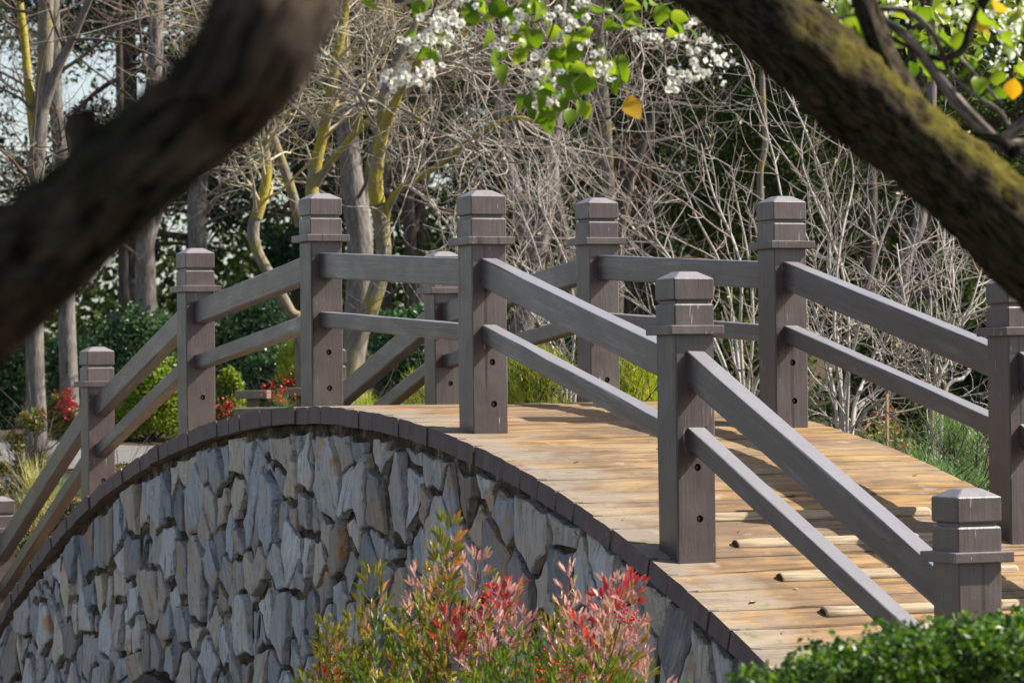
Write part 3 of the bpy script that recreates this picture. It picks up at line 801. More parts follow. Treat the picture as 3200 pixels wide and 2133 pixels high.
# leftmost forked tree
o, off, par = trunk_tree('bare_tree', 'bare grey tree leftmost in the view, forking into a yellow limb', 37.5, [(84, 985), (80, 800), (78, 560), (82, 400), (95, 260)], [50, 44, 42, 44, 36], BK_GREY,
    [([(82, 330, 0), (66, 200, .1), (56, 90, .2), (42, -20, .3), (30, -160, .4)], [30, 22, 20, 18, 14], BK_LICH), ([(92, 290, 0), (104, 150, 0), (106, 20, 0), (112, -150, 0)], [36, 38, 36, 30], BK_LIC2), ([(95, 260, 0), (130, 160, -.1), (165, 90, -.2), (230, -60, -.5)], [28, 24, 20, 14], BK_GREY)], seed=1)
bare_crown(o, off, par, 27, 141, 514, (1.2, 3.0), (.6, 1.6), (.3, .8), TW_BROWN, .02, .25)
o, off, par = trunk_tree('bare_tree', 'straight grey trunk just right of the leftmost forked tree', 44, [(162, 960), (152, 700), (146, 430), (128, 220), (122, -120)], [44, 40, 36, 32, 24], BK_GREY, seed=2)
bare_crown(o, off, par, 19, 114, 435, (1.5, 3.2), (.6, 1.6), (.3, .8), TW_BROWN, .02, .25)
o, off, par = trunk_tree('bare_tree', 'grey trunk behind the dark near limb, standing in the dark green shrubs', 47, [(338, 790), (334, 600), (340, 380), (357, 120), (358, -150)], [50, 44, 38, 34, 26], BK_GREY, [([(345, 560, 0), (372, 450, .2), (390, 330, .3), (430, 200, .5), (470, -60, .8)], [22, 18, 15, 13, 8], BK_GREY)], seed=3)
bare_crown(o, off, par, 22, 124, 455, (1.5, 3.5), (.6, 1.6), (.3, .8), TW_BROWN, .02, .25)
o, off, par = trunk_tree('bare_tree', 'grey trunk rising directly behind the second post from the left', 50, [(452, 760), (455, 600), (452, 470), (470, 250), (480, -150)], [46, 46, 44, 36, 24], BK_GREY, seed=4)
bare_crown(o, off, par, 19, 114, 435, (1.5, 3.5), (.6, 1.6), (.3, .8), TW_BROWN, .02, .25)
o, off, par = trunk_tree('bare_tree', 'thin dark trunk between the grey trunks and the dark near limb', 54, [(286, 780), (284, 640), (280, 500), (276, 250), (270, -100)], [28, 24, 22, 18, 14], BK_DARK, seed=5)
# crooked lichen tree left of the top posts
o, off, par = trunk_tree('lichen_tree', 'crooked slim tree with bright yellow lichen, left of the tallest post', 35, [(690, 760), (668, 720), (625, 640), (590, 575), (582, 520), (602, 450), (614, 390), (604, 320), (575, 200), (560, -80)], [30, 28, 27, 26, 27, 24, 22, 20, 16, 10], BK_LIC2,
    [([(588, 500, 0), (600, 460, 0), (613, 400, 0), (606, 330, 0)], [29, 27, 24, 21], BK_LICH), ([(690, 520, .3), (676, 460, .3), (650, 380, .3), (622, 300, .3), (570, 180, .4), (500, -80, .6)], [26, 25, 22, 20, 15, 9], BK_LIC2)], seed=6)
bare_crown(o, off, par, 26, 150, 520, (.8, 2.2), (.5, 1.3), (.25, .7), TW_LICH, .0, .5, (.02, .010, .005))
o, off, par = trunk_tree('lichen_tree', 'tree with a yellow lichen stem forking behind the third near post', 34, [(735, 760), (728, 600), (716, 450), (728, 370), (748, 280), (766, 180), (782, 90), (798, -20), (806, -160)], [34, 32, 30, 28, 26, 24, 21, 18, 14], BK_LICH,
    [([(722, 428, 0), (760, 372, -.1), (810, 312, -.2), (870, 258, -.3), (960, 190, -.5), (1060, 90, -.8), (1120, -60, -1)], [20, 17, 16, 15, 13, 11, 8], BK_LICH)], seed=7)
bare_crown(o, off, par, 34, 200, 650, (.9, 2.4), (.5, 1.3), (.25, .7), TW_LICH, -.12, .7, (.02, .010, .005))
o, off, par = trunk_tree('bare_tree', 'thick pale grey trunk between the two tallest near posts', 42, [(806, 840), (824, 700), (828, 560), (812, 450), (800, 330), (786, 180), (780, -120)], [62, 62, 62, 56, 50, 44, 34], BK_GREY,
    [([(824, 500, 0), (850, 400, .1), (862, 340, .2), (900, 270, .3), (955, 140, .5), (990, -80, .8)], [34, 28, 24, 20, 16, 12], BK_LIC2), ([(800, 340, 0), (835, 240, -.2), (905, 150, -.4), (1000, 20, -.6), (1050, -80, -.8)], [22, 18, 15, 12, 8], BK_LIC2)], seed=8)
bare_crown(o, off, par, 27, 141, 514, (1.2, 3.2), (.6, 1.6), (.3, .8), TW_BROWN, .0, .3)
# the weeping lichen tree with hooked twigs
o, off, par = trunk_tree('weeping_tree', 'weeping tree with curling pale twigs and lichen trunk right of the pale grey trunk', 32, [(800, 850), (838, 740), (866, 660), (882, 580), (872, 500), (862, 420), (872, 320), (880, 260), (884, 200), (920, 120), (960, 40), (990, -100)], [46, 44, 40, 38, 36, 34, 32, 26, 22, 18, 14, 10], BK_LIC2,
    [([(868, 470, -.03), (862, 420, -.03), (872, 340, -.03), (885, 285, -.1), (905, 240, -.2), (930, 190, -.3), (1000, 90, -.6)], [35, 34, 32, 26, 20, 16, 10], BK_LICH),
     ([(886, 545, 0), (888, 490, 0), (905, 450, -.1), (945, 415, -.2), (1000, 385, -.3), (1050, 345, -.4), (1110, 300, -.5), (1180, 270, -.6), (1250, 285, -.7), (1300, 300, -.8)], [22, 18, 16, 15, 14, 13, 12, 10, 8, 6], BK_LICH),
     ([(905, 240, -.2), (975, 280, -.3), (1060, 330, -.5), (1150, 368, -.8), (1260, 380, -1)], [8, 7, 6, 5, 4], BK_LIC2),
     ([(885, 205, 0), (960, 160, -.2), (1060, 130, -.4), (1200, 60, -.8), (1330, 20, -1.2)], [14, 12, 10, 8, 5], BK_LIC2),
     ([(960, 40, 0), (1100, -10, .4), (1250, -20, .8), (1400, 30, 1), (1520, 110, 1)], [14, 12, 10, 8, 5], BK_LIC2),
     ([(868, 300, 0), (800, 180, .2), (700, 90, .3), (560, 60, .4), (420, 100, .5)], [14, 11, 9, 7, 5], BK_LIC2)], seed=9)
A, B = resample(par[2:], 14)
p1, r1 = grow(A, B, 105, (.8, 2.2), 11, .9, .5, .45, -.35, .75, .011, .6, .05, .3, .10, minr=.007)
p2, r2 = grow(p1, r1, 360, (.4, 1.3), 10, .9, .4, .5, -.30, 1.1, .0065, .8, .05, .3, .12, minr=.004)
p3, r3 = grow(p2, r2, 800, (.2, .65), 7, .9, .4, .5, -.15, 1.1, .004, .8, .1, .4, .14, minr=.0024)
twigs_on(o, off, [(p1, r1, 5), (p2, r2, 4), (p3, r3, 3)], TW_PALE)
o, off, par = trunk_tree('bare_tree', 'dark purplish trunk high behind the blossom cluster', 52, [(880, 700), (878, 450), (876, 250), (868, 60), (866, -150)], [40, 38, 38, 36, 28], BK_DARK, seed=10)
bare_crown(o, off, par, 22, 124, 475, (1.5, 3.5), (.6, 1.6), (.3, .8), TW_BROWN, .02, .25)
o, off, par = trunk_tree('bare_tree', 'dark trunk hidden low behind the pale twigs near the middle', 50, [(948, 720), (944, 600), (938, 480), (925, 300), (915, -100)], [30, 28, 28, 24, 18], BK_DARK, [([(940, 560, 0), (965, 470, .2), (985, 380, .3), (1010, 200, .4), (1040, -90, .5)], [20, 18, 16, 14, 10], BK_DARK)], seed=11)
bare_crown(o, off, par, 19, 114, 455, (1.5, 3.5), (.6, 1.6), (.3, .8), TW_BROWN, .02, .25)
o, off, par = trunk_tree('bare_tree', 'grey brown Y-shaped trunk between the centre posts', 38, [(1196, 800), (1206, 720), (1220, 640), (1226, 570)], [54, 52, 52, 54], BK_GREY,
    [([(1224, 610, 0), (1205, 520, 0), (1184, 440, 0), (1168, 370, .1), (1150, 250, .2), (1120, 60, .3), (1100, -120, .4)], [44, 40, 36, 32, 26, 20, 14], BK_GREY), ([(1228, 610, 0), (1250, 500, 0), (1266, 420, 0), (1270, 350, .1), (1285, 200, .2), (1290, 50, .3), (1300, -120, .4)], [42, 40, 38, 30, 26, 20, 14], BK_GREY),
     ([(1240, 520, .1), (1222, 470, .1), (1206, 440, .1), (1200, 390, .1)], [22, 18, 16, 14], BK_LIC2)], seed=12)
bare_crown(o, off, par, 24, 130, 455, (1.2, 3.0), (.6, 1.6), (.3, .8), TW_BROWN, .0, .3)
o, off, par = trunk_tree('bare_tree', 'leaning grey trunk close right of the Y-shaped trunk', 44, [(1330, 800), (1310, 650), (1288, 520), (1270, 420), (1262, 250), (1240, -100)], [34, 34, 32, 28, 22, 16], BK_DARK, seed=13)
o, off, par = trunk_tree('bare_tree', 'upright slim trunk with greenish bark above the far left top post', 48, [(1400, 760), (1402, 560), (1396, 400), (1388, 250), (1376, 60), (1370, -150)], [34, 32, 30, 26, 22, 16], BK_LIC2, [([(1400, 420, 0), (1372, 330, .1), (1350, 240, .2), (1345, 100, .3), (1320, -90, .5)], [18, 16, 14, 12, 8], BK_LIC2)], seed=14)
bare_crown(o, off, par, 19, 114, 435, (1.5, 3.5), (.6, 1.6), (.3, .8), TW_BROWN, .02, .25)
o, off, par = trunk_tree('bare_tree', 'leaning dark trunk curving right under the yellow pear leaf', 42, [(1416, 760), (1420, 560), (1440, 440), (1470, 350), (1500, 270), (1545, 220), (1600, 130), (1680, -60)], [32, 30, 26, 24, 22, 18, 14, 10], BK_DARK, [([(1478, 330, 0), (1560, 310, .3), (1640, 260, .5), (1720, 160, .8)], [10, 8, 6, 4], BK_DARK)], seed=15)
o, off, par = trunk_tree('bare_tree', 'slender tan trunk behind the bare white shrub', 34, [(1752, 700), (1750, 520), (1746, 400), (1758, 330), (1752, 220), (1748, 60), (1740, -100)], [17, 16, 15, 15, 13, 11, 9], BK_LIC2, seed=16)
o, off, par = trunk_tree('bare_tree', 'dark leaning trunk behind the shrub right of the tallest far post', 44, [(2060, 760), (2080, 600), (2110, 520), (2128, 400), (2140, 200), (2150, -100)], [34, 32, 30, 28, 24, 18], BK_GREY, seed=17)
o, off, par = trunk_tree('bare_tree', 'dark straight trunk behind the shrub under the right limb', 47, [(1990, 760), (1996, 620), (2002, 480), (1998, 300), (1990, -100)], [30, 28, 26, 22, 18], BK_DARK, seed=18)

# evergreens
def evergreen(name, label, zx, D, hgt, rad, leafm, nclump, nleaf, size, seed, group=None, z0=.25, clr=.34, bark=BK_DARK, mesh=None, stems=1):
    c = P(zx, 1000, D); g = tz(c); base = np.array([c[0], c[1], g])
    o = thing(name, label, 'tree', base, group)
    if mesh is None:
        V, F, pp, rr_ = trunk_geo([(0, 0, -.2), (rng.normal()*.1, rng.normal()*.1, hgt*.3), (rng.normal()*.25, rng.normal()*.25, hgt*.65), (rng.normal()*.3, rng.normal()*.3, hgt)], [.24, .2, .14, .04], 20, 9, .06, seed)
        tm = npmesh('trunk', V, F, bark, True, None, LASTBARK)
        p1, r1 = grow(pp, rr_, 46, (rad*.6, rad*1.15), 7, 1.0, .15, .25, .05, .1, .06, .5, z0*.8, .3, .08, minr=.03)
        p2, r2 = grow(p1, r1, 260, (rad*.2, rad*.5), 5, .8, .6, .3, .05, .1, .02, .6, .3, .3, .1, minr=.01)
        G = Geo(); G.add(*tubes(p1, r1, 5)); G.add(*tubes(p2, r2, 3)); bmsh = G.mesh('branches', bark, True)
        ends = p2[rng.integers(len(p2), size=nclump), rng.integers(2, 5, size=nclump)]
        crad = rad*clr*(.35+.65*rng.random(nclump))
        pts = blob_points(nleaf, ends, crad, .25); pts[:, 2] = ends.mean(0)[2]+(pts[:, 2]-ends.mean(0)[2])*.98
        cm = npmesh('crown', *leaf_quads(pts, size, .5, aspect=.42), leafm)
        mesh = (tm, bmsh, cm)
    link('trunk', mesh[0], o); link('branches', mesh[1], o); x_ = link('crown', mesh[2], o); tag(x_, kind='stuff')
    o.rotation_euler.z = seed*1.7
    return o, mesh
_, EA = evergreen('conifer', 'tall dark conifer with sky gaps in the far upper left', -60, 72, 17, 4.0, LF_PINE, 120, 26000, .16, 1, clr=.26)
_, EB = evergreen('conifer', 'blue green conifer behind the forked limbs at upper left', 300, 66, 15, 3.8, LF_PINE, 130, 28000, .15, 2, clr=.26)
evergreen('conifer', 'dark conifer filling the gap behind the third near post', 690, 70, 17, 4, None, 0, 0, 0, 3, mesh=EA)
evergreen('conifer', 'dark conifer low behind the weeping tree', 960, 64, 15, 4, None, 0, 0, 0, 4, mesh=EB)
evergreen('conifer', 'dark conifer behind the Y-shaped trunk', 1210, 70, 17, 4, None, 0, 0, 0, 5, mesh=EA)
_, EC = evergreen('broadleaf_evergreen', 'dense dark green tree behind the yellow pear leaf', 1500, 60, 13, 4.4, LF_BAY, 260, 66000, .105, 6, clr=.30)
evergreen('broadleaf_evergreen', 'dense dark green tree behind the bare white shrub', 1790, 53, 13, 4, None, 0, 0, 0, 7, mesh=EC)
_, ED = evergreen('broadleaf_evergreen', 'dense green tree behind the right limb and its fork', 2110, 51, 13, 4.2, LF_BAY, 260, 66000, .09, 8, clr=.30)
evergreen('broadleaf_evergreen', 'dense green tree at the far right edge', 2400, 54, 12, 4, None, 0, 0, 0, 9, mesh=ED)
evergreen('broadleaf_evergreen', 'dark green tree beyond the two right-hand evergreens', 1960, 62, 13, 4, None, 0, 0, 0, 10, mesh=EC)
evergreen('conifer', 'dark conifer standing low behind the second near post', 440, 78, 17, 4, None, 0, 0, 0, 11, mesh=EA)
evergreen('conifer', 'dark conifer beyond the Y-shaped trunk to its right', 1350, 80, 15, 4, None, 0, 0, 0, 12, mesh=EB)

def woodland():
    n = 200000; D = rng.uniform(84, 104, n); S = rng.uniform(-26, 26, n); x_ = CAM[0]+FWH[0]*D+RTH[0]*S; y_ = CAM[1]+FWH[1]*D+RTH[1]*S
    z_ = terrain(x_, y_)+rng.random(n)**1.15*14
    keep = np.array([noise.noise(Vector((S[i]*.55, z_[i]*.55, D[i]*.08)))+.55*noise.noise(Vector((S[i]*1.9, z_[i]*1.9, D[i]*.3))) for i in range(n)])
    thr = -.10-.28*np.clip(S/4, 0, 1)+.60*np.clip((-S+1)/11, 0, 1)*np.clip((z_-1.5)/4, 0, 1)-.45*np.clip(1-(z_-terrain(x_, y_))/6.5, 0, 1)
    k = keep > thr; C_ = np.stack([x_, y_, z_], -1)[k]
    v, f = leaf_quads(C_, .26, .3, aspect=.6)
    o_ = link('woodland', npmesh('woodland', v, f, LF_BAY)); tag(o_, 'far dark woodland closing the view behind all the trees, with small gaps of sky', 'woodland', None, 'stuff')
woodland()
# low brush band behind everything: leafless understorey and dark ivy
def shrub(name, label, zx0, zx1, ztop, D, leafm, nleaf, size, group=None, cat='shrub', nclump=26, shape='leaf', depth=None, shell=.45, aspect=.5, bark=BK_DARK, zbot=None, up=.6, lump=.34):
    w_ = (zx1-zx0)*mpp(D); c = P((zx0+zx1)/2, ztop, D); g = tz(c) if zbot is None else P(0, zbot, D)[2]
    h = max(.25, c[2]-g); dp = depth or w_*.8
    o = thing(name, label, cat, (c[0], c[1], min(g, tz(c))), group); base = np.array([0, 0, max(0.0, g-min(g, tz(c)))])
    # clump centres inside a half ellipsoid aligned with the view
    cl = []; k = 0
    while len(cl) < nclump:
        a, b = rng.uniform(-1, 1), rng.uniform(-1, 1)
        if a*a+b*b > 1: continue
        s = 1-lump*.55; t = (1-(a*a+b*b)**1.3)**.5*(1.0 if rng.random() < .6 else rng.random()**.5)*rng.uniform(.9, 1.08)
        p2 = RTH*a*w_/2*s+FWH*b*dp/2*s; cl.append((p2[0], p2[1], t*h*s+.04))
    cl = np.array(cl)+base; rad = np.minimum(w_, h*1.4)*lump*(.45+.65*rng.random(nclump))
    st = np.zeros((nclump, 6, 3)); sc_ = rng.normal(size=(nclump, 2))*.12*w_*.3
    for j in range(6):
        u = j/5; st[:, j, :2] = sc_*(1-u)+cl[:, :2]*u**1.2; st[:, j, 2] = cl[:, 2]*u
    sr = np.ones((nclump, 1))*np.linspace(.012, .004, 6)[None]*(.6+.5*h)
    p2, r2 = grow(st, sr, nclump*6, (h*.2, h*.5), 5, .8, .6, .3, .3, .1, .006, .7, .4, .3, .1, minr=.003)
    G = Geo(); G.add(*tubes(st, sr, 4)); G.add(*tubes(p2, r2, 3))
    link('stems', G.mesh('stems', bark, True), o)
    pts = blob_points(nleaf, cl, rad, shell); pts = pts[pts[:, 2] > .01]
    if shape == 'needle':
        n = len(pts); d = nrm(rng.normal(size=(n, 3))*.55+nrm(pts-cl.mean(0)*np.array([1, 1, .4]))*.7+np.array([0, 0, .25 if size < .2 else .7])); Ln = size*(.5+rng.random(n))[:, None]
        sd = nrm(np.cross(d, rng.normal(size=(n, 3)))); wd = size*aspect
        v = np.stack([pts-sd*wd/2, pts+sd*wd/2, pts+d*Ln+sd*wd*.15, pts+d*Ln-sd*wd*.15], 1).reshape(-1, 3); f = np.arange(n*4).reshape(n, 4)
    else: v, f = leaf_quads(pts, size, up, aspect=aspect)
    x_ = link('foliage', npmesh('foliage', v, f, leafm), o); tag(x_, kind='stuff')
    return o, cl, rad

GI = 'dark green shrubs on the bank behind the bridge'
shrub('evergreen_shrub', 'dark green shrub at the far left edge below the near limb', -120, 120, 735, 49, LF_IVY, 9000, .085)
shrub('evergreen_shrub', 'dark green shrub between the two leftmost grey trunks', 90, 260, 745, 48, LF_IVY, 9000, .085)
shrub('evergreen_shrub', 'glossy dark green shrub left of the second near post', 200, 440, 705, 47, LF_IVY, 14000, .08)
shrub('evergreen_shrub', 'large glossy green shrub between the second and third near posts', 470, 720, 680, 48, LF_IVY, 16000, .08)
shrub('evergreen_shrub', 'dark shrub low behind the third near post rails', 560, 760, 800, 46, LF_IVY, 8000, .07)
shrub('evergreen_shrub', 'glossy green shrub framed between the rails of the centre posts', 850, 1080, 690, 46, LF_IVY, 12000, .075)
shrub('evergreen_shrub', 'dark shrub right of the Y-shaped trunk base', 1240, 1480, 720, 42, LF_IVY, 9000, .075)
shrub('evergreen_shrub', 'dark green shrub behind the base of the bare white shrub', 1560, 1900, 760, 36, LF_BAY, 12000, .07)
shrub('evergreen_shrub', 'dark green shrub at lower right beyond the bare white shrub', 1900, 2260, 720, 34, LF_BAY, 14000, .07)
shrub('evergreen_shrub', 'green shrub behind the rightmost far post', 2180, 2460, 640, 32, LF_BAY, 12000, .07)
shrub('lime_shrub', 'lime green azalea shrub under the rail left of the second near post', 262, 432, 835, 44, LF_LIME, 11000, .06)
shrub('lime_shrub', 'lime green azalea shrub right of the second near post', 486, 572, 838, 43, LF_LIME, 7000, .055)
shrub('lime_shrub', 'small lime shrub glowing above the lower rail by the third near post', 634, 706, 760, 42, LF_JUN, 4200, .10, shape='needle', aspect=.07)
shrub('bronze_shrub', 'bronze and green leggy shrub at the lower left edge', 10, 112, 890, 31, LF_BRZ, 1700, .055, nclump=22, lump=.22, bark=BK_GREY)
shrub('bronze_shrub', 'bronze green shrub tips at the far left under the path', -60, 24, 985, 30, LF_BRZ, 800, .055, nclump=12, lump=.22, bark=BK_GREY)
o, cl, rad = shrub('red_flowering_shrub', 'shrub with bright red flower spikes beside the second grey trunk', 96, 184, 905, 42, LF_BRZ, 3000, .045, bark=BK_DARK)
def add_flowers(o, pts, D, n, size, r, mat=LF_RED, name='flowers'):
    c = np.array([P(a, b, D) for a, b in pts]); i = rng.integers(len(c), size=n)
    q = c[i]+rng.normal(size=(n, 3))*r-np.array(o.location); v, f = leaf_quads(q, size, 0, aspect=.8)
    x_ = link(name, npmesh(name, v, f, mat), o); tag(x_, kind='stuff')
add_flowers(o, [(148, 892), (156, 905), (152, 912), (140, 925), (172, 935), (160, 930), (158, 945)], 41.6, 190, .036, .05)
o, cl, rad = shrub('red_berried_shrub', 'feathery green shrub with red berries behind the timber benches', 606, 690, 880, 30, LF_JUN2, 3500, .10, shape='needle', aspect=.06)
add_flowers(o, [(620, 895), (632, 905), (640, 890), (655, 905), (665, 880), (642, 915)], 29.6, 130, .022, .05)
o, cl, rad = shrub('red_berried_shrub', 'small red flowering shrub at the kerb right of the second near post', 500, 560, 905, 29.5, LF_BRZ, 1800, .035)
add_flowers(o, [(516, 940), (522, 950), (530, 930), (540, 945), (512, 930)], 29, 90, .022, .03)
shrub('red_tipped_shrub', 'low red tipped shrub showing above the deck edge right of the first post', 228, 362, 1020, 27.5, LF_REDTIP, 5200, .035)
shrub('red_tipped_shrub', 'low dense shrub below the lower rails at the left end', 96, 218, 1110, 26.5, LF_REDTIP, 7000, .038)
shrub('red_tipped_shrub', 'low green shrub hugging the deck edge near the leftmost post', 30, 130, 1180, 26.0, LF_REDTIP, 5000, .038)
o, _, _ = shrub('grass_tuft', 'straw coloured grass tuft beside the leftmost post', 14, 130, 1105, 28.5, LF_STRAW, 3600, .28, cat='grass tuft', shape='needle', aspect=.022, nclump=12)
shrub('grass_tuft', 'small straw grass tuft right of the larger tuft at the left edge', 100, 190, 1140, 27.6, LF_STRAW, 2400, .22, cat='grass tuft', shape='needle', aspect=.022, nclump=10)
GJ = 'feathery juniper mounds behind the bridge'
shrub('juniper_mound', 'yellow green feathery mound between the centre post and the far left top post', 1110, 1360, 762, 27, LF_JUN, 34000, .065, shape='needle', aspect=.055, nclump=50, lump=.25)
shrub('juniper_mound', 'yellow green feathery mound right of the far left top post', 1320, 1570, 775, 26, LF_JUN, 34000, .065, shape='needle', aspect=.055, nclump=50, lump=.25)
shrub('juniper_mound', 'yellow green mound seen through the crossing rails left of the centre post', 860, 1150, 850, 28, LF_JUN, 26000, .065, shape='needle', aspect=.055, nclump=40, lump=.25)
shrub('juniper_mound', 'small bright mound low beside the third near post', 770, 900, 865, 29, LF_JUN, 8000, .08, shape='needle', aspect=.055)
shrub('juniper_mound', 'blue green juniper behind the far deck edge at right', 1880, 2340, 1015, 20.5, LF_JUN2, 34000, .05, shape='needle', aspect=.06, nclump=46, lump=.25)
shrub('juniper_mound', 'green juniper patch behind the rails by the rightmost far post', 2080, 2340, 900, 22.5, LF_JUN2, 16000, .07, shape='needle', aspect=.06, nclump=36, lump=.25)
shrub('green_shrub', 'green and bronze shrub behind the lower rail between the right far posts', 1860, 2120, 930, 25, LF_BRZ, 5000, .055, nclump=24)
shrub('green_shrub', 'green mixed shrub behind the far rails left of the tallest far post', 1600, 1790, 860, 27, LF_BRZ, 5000, .05, nclump=24)
shrub('rusty_shrub', 'rusty brown dying shrub under the far lower rail', 1950, 2090, 880, 27, LF_BROWN, 4200, .05, nclump=20)
# brown dead foliage high up
shrub('brown_conifer', 'rusty brown foliage below the yellow pear leaf', 1400, 1500, 300, 50, LF_BROWN, 4500, .10, cat='tree', nclump=30, depth=2, zbot=520)

# bare white multi-stem shrub on the right
def white_shrub(label, stems, D, n2, n3, seed, spread=1.0):
    base = P(stems[0][0][0], stems[0][0][1], D); g = tz(base)
    o = thing('bare_shrub', label, 'shrub', (base[0], base[1], g)); off = np.array([base[0], base[1], g])
    par = []; G = Geo()
    for k, (pl) in enumerate(stems):
        q = [P(a, b, D+rng.uniform(-.25, .25)) for a, b in pl]
        if q[0][2] > g: q.insert(0, np.array([q[0][0], q[0][1], g-.05]))
        p_ = catmull(q, 16); r_ = np.linspace(.019, .005, 16)*rng.uniform(.8, 1.15)
        v, f = tubes(p_[None], r_[None], 6); link('stem', npmesh('stem', v-off, f, TW_WHITE, True), o); par.append((p_[None], r_[None]))
    A, B = resample(par, 12)
    p1, r1 = grow(A, B, int(n2*.55), (.45, 1.35), 8, .8, .75, .35, .05, .55, .008, .7, .15, .25, .09, minr=.005)
    p2, r2 = grow(p1, r1, int(n3*.5), (.15, .6), 6, .85, .6, .35, .05, .6, .005, .8, .1, .4, .1, minr=.0028)
    p3, r3 = grow(p2, r2, int(n3*.7), (.05, .2), 4, .9, .6, .3, .05, .4, .003, .8, .1, .5, .1, minr=.0022)
    twigs_on(o, off, [(p1, r1, 4), (p2, r2, 3), (p3, r3, 3)], TW_WHITE)
    # a few dead leaves still hanging
    pts = p2[rng.integers(len(p2), size=26), -1]; v, f = leaf_quads(pts-off, .04, 0, aspect=.6)
    link('dead_leaves', npmesh('dead_leaves', v, f, mat_leaf('papery_dead_leaf', [(0, (.45, .33, .22)), (1, (.6, .5, .38))], .4)), o)['kind'] = 'stuff'
white_shrub('bare white stemmed shrub between the tallest far post and the right limb',
    [[(1935, 1010), (1925, 800), (1905, 620), (1900, 450), (1850, 300), (1800, 200)], [(1945, 1010), (1950, 820), (1940, 640), (1880, 480), (1840, 360), (1858, 240)],
     [(1930, 1010), (1960, 800), (2000, 640), (2030, 540), (2080, 420), (2110, 360)], [(1925, 1010), (1900, 830), (1850, 640), (1805, 500), (1770, 330), (1700, 110)],
     [(1955, 1010), (1990, 860), (2060, 700), (2130, 600), (2200, 540)], [(1950, 1010), (2010, 900), (2100, 760), (2190, 640), (2250, 580)],
     [(1940, 1010), (1915, 760), (1930, 560), (1960, 420), (1950, 330)], [(1965, 1010), (2060, 900), (2160, 800), (2230, 700)]], 25, 200, 700, 1)
white_shrub('bare pale shrub between the two top far posts',
    [[(1700, 960), (1690, 780), (1660, 620), (1600, 500), (1560, 400)], [(1710, 960), (1700, 760), (1700, 600), (1640, 450), (1610, 330)], [(1690, 960), (1640, 780), (1570, 640), (1500, 540), (1440, 450)],
     [(1715, 960), (1730, 760), (1720, 600), (1690, 450), (1680, 380)], [(1680, 960), (1600, 820), (1520, 740), (1450, 690)], [(1720, 960), (1780, 800), (1850, 680), (1880, 560)]], 27, 120, 420, 2)
white_shrub('bare twiggy shrub right of the Y-shaped trunk above the rail',
    [[(1300, 900), (1290, 760), (1250, 640), (1220, 540), (1190, 480)], [(1310, 900), (1320, 740), (1300, 600), (1240, 470), (1240, 400)], [(1290, 900), (1260, 780), (1210, 700), (1180, 600)], [(1320, 900), (1380, 740), (1420, 620), (1430, 520)]], 30, 110, 420, 3)
white_shrub('bare twiggy shrub at the right behind the rightmost far posts',
    [[(2150, 980), (2180, 820), (2230, 700), (2260, 600)], [(2140, 980), (2120, 820), (2080, 700), (2060, 560)], [(2160, 980), (2220, 860), (2300, 760), (2360, 700)], [(2145, 980), (2160, 800), (2190, 660), (2180, 560)]], 24, 110, 420, 4)

# thin wooden stakes in the planting
STAKE = mat_simple('pale_stake_wood', [(.30, .20, .10), (.52, .38, .22)], 20, .8)
for (a, b, c_, d_, lab) in ((2037, 905, 1035, 23.0, 'pale wooden garden stake behind the deck edge, left of the two'), (2142, 930, 1010, 23.5, 'short wooden stake right of the taller stake behind the lower rail')):
    t_ = P(a, b, d_); g = tz(t_); bm = bmesh.new(); box_bm(bm, -.009, .009, -.009, .009, -.05, t_[2]-g, .002)
    tag(link('garden_stake', bmmesh('garden_stake', bm, STAKE), None, (t_[0], t_[1], g)), lab, 'stake')

# timber benches and edging beyond the left half of the arch
BW = mat_simple('grey_green_bench_wood', [(.12, .11, .08), (.26, .24, .18)], 3, .85, .5, .005, (3, 20, 20))
def bench(zx0, zx1, ztop, D, label):
    a = P(zx0, ztop, D); b = P(zx1, ztop, D); m_ = (a+b)/2; g = tz(m_)
    w_ = np.linalg.norm(b-a); o = thing('timber_bench', label, 'bench', (m_[0], m_[1], g), 'small timber benches behind the arch'); o.rotation_euler.z = math.atan2(RTH[1], RTH[0])
    h = m_[2]-g
    bm = bmesh.new(); box_bm(bm, -w_/2, w_/2, -.25, .25, h-.075, h, .006); link('bench_top', bmmesh('bench_top', bm, BW), o)
    bm = bmesh.new(); box_bm(bm, -w_*.17, w_*.17, -.15, .15, -.1, h-.077, .006); link('leg', bmmesh('leg', bm, BW), o)
bench(545, 618, 896, 30, 'short timber bench with a single block leg, left of the third near post')
bench(660, 728, 890, 30.5, 'short timber bench half hidden by the third near post')
def edging(x0, x1, zy, D, label):
    a = P(x0, zy, D); b = P(x1, zy, D); m_ = (a+b)/2; bm = bmesh.new(); w_ = np.linalg.norm(b-a)
    box_bm(bm, -w_/2, w_/2, -.12, .12, -.9, 0, .01); o = link('timber_edging', bmmesh('timber_edging', bm, BW), None, m_); o.rotation_euler.z = math.atan2(RTH[1], RTH[0]); tag(o, label, 'edging')
edging(540, 700, 935, 29, 'low timber edging board running below the benches')
edging(780, 1010, 928, 26.5, 'low timber edging board beyond the deck left of the centre post')

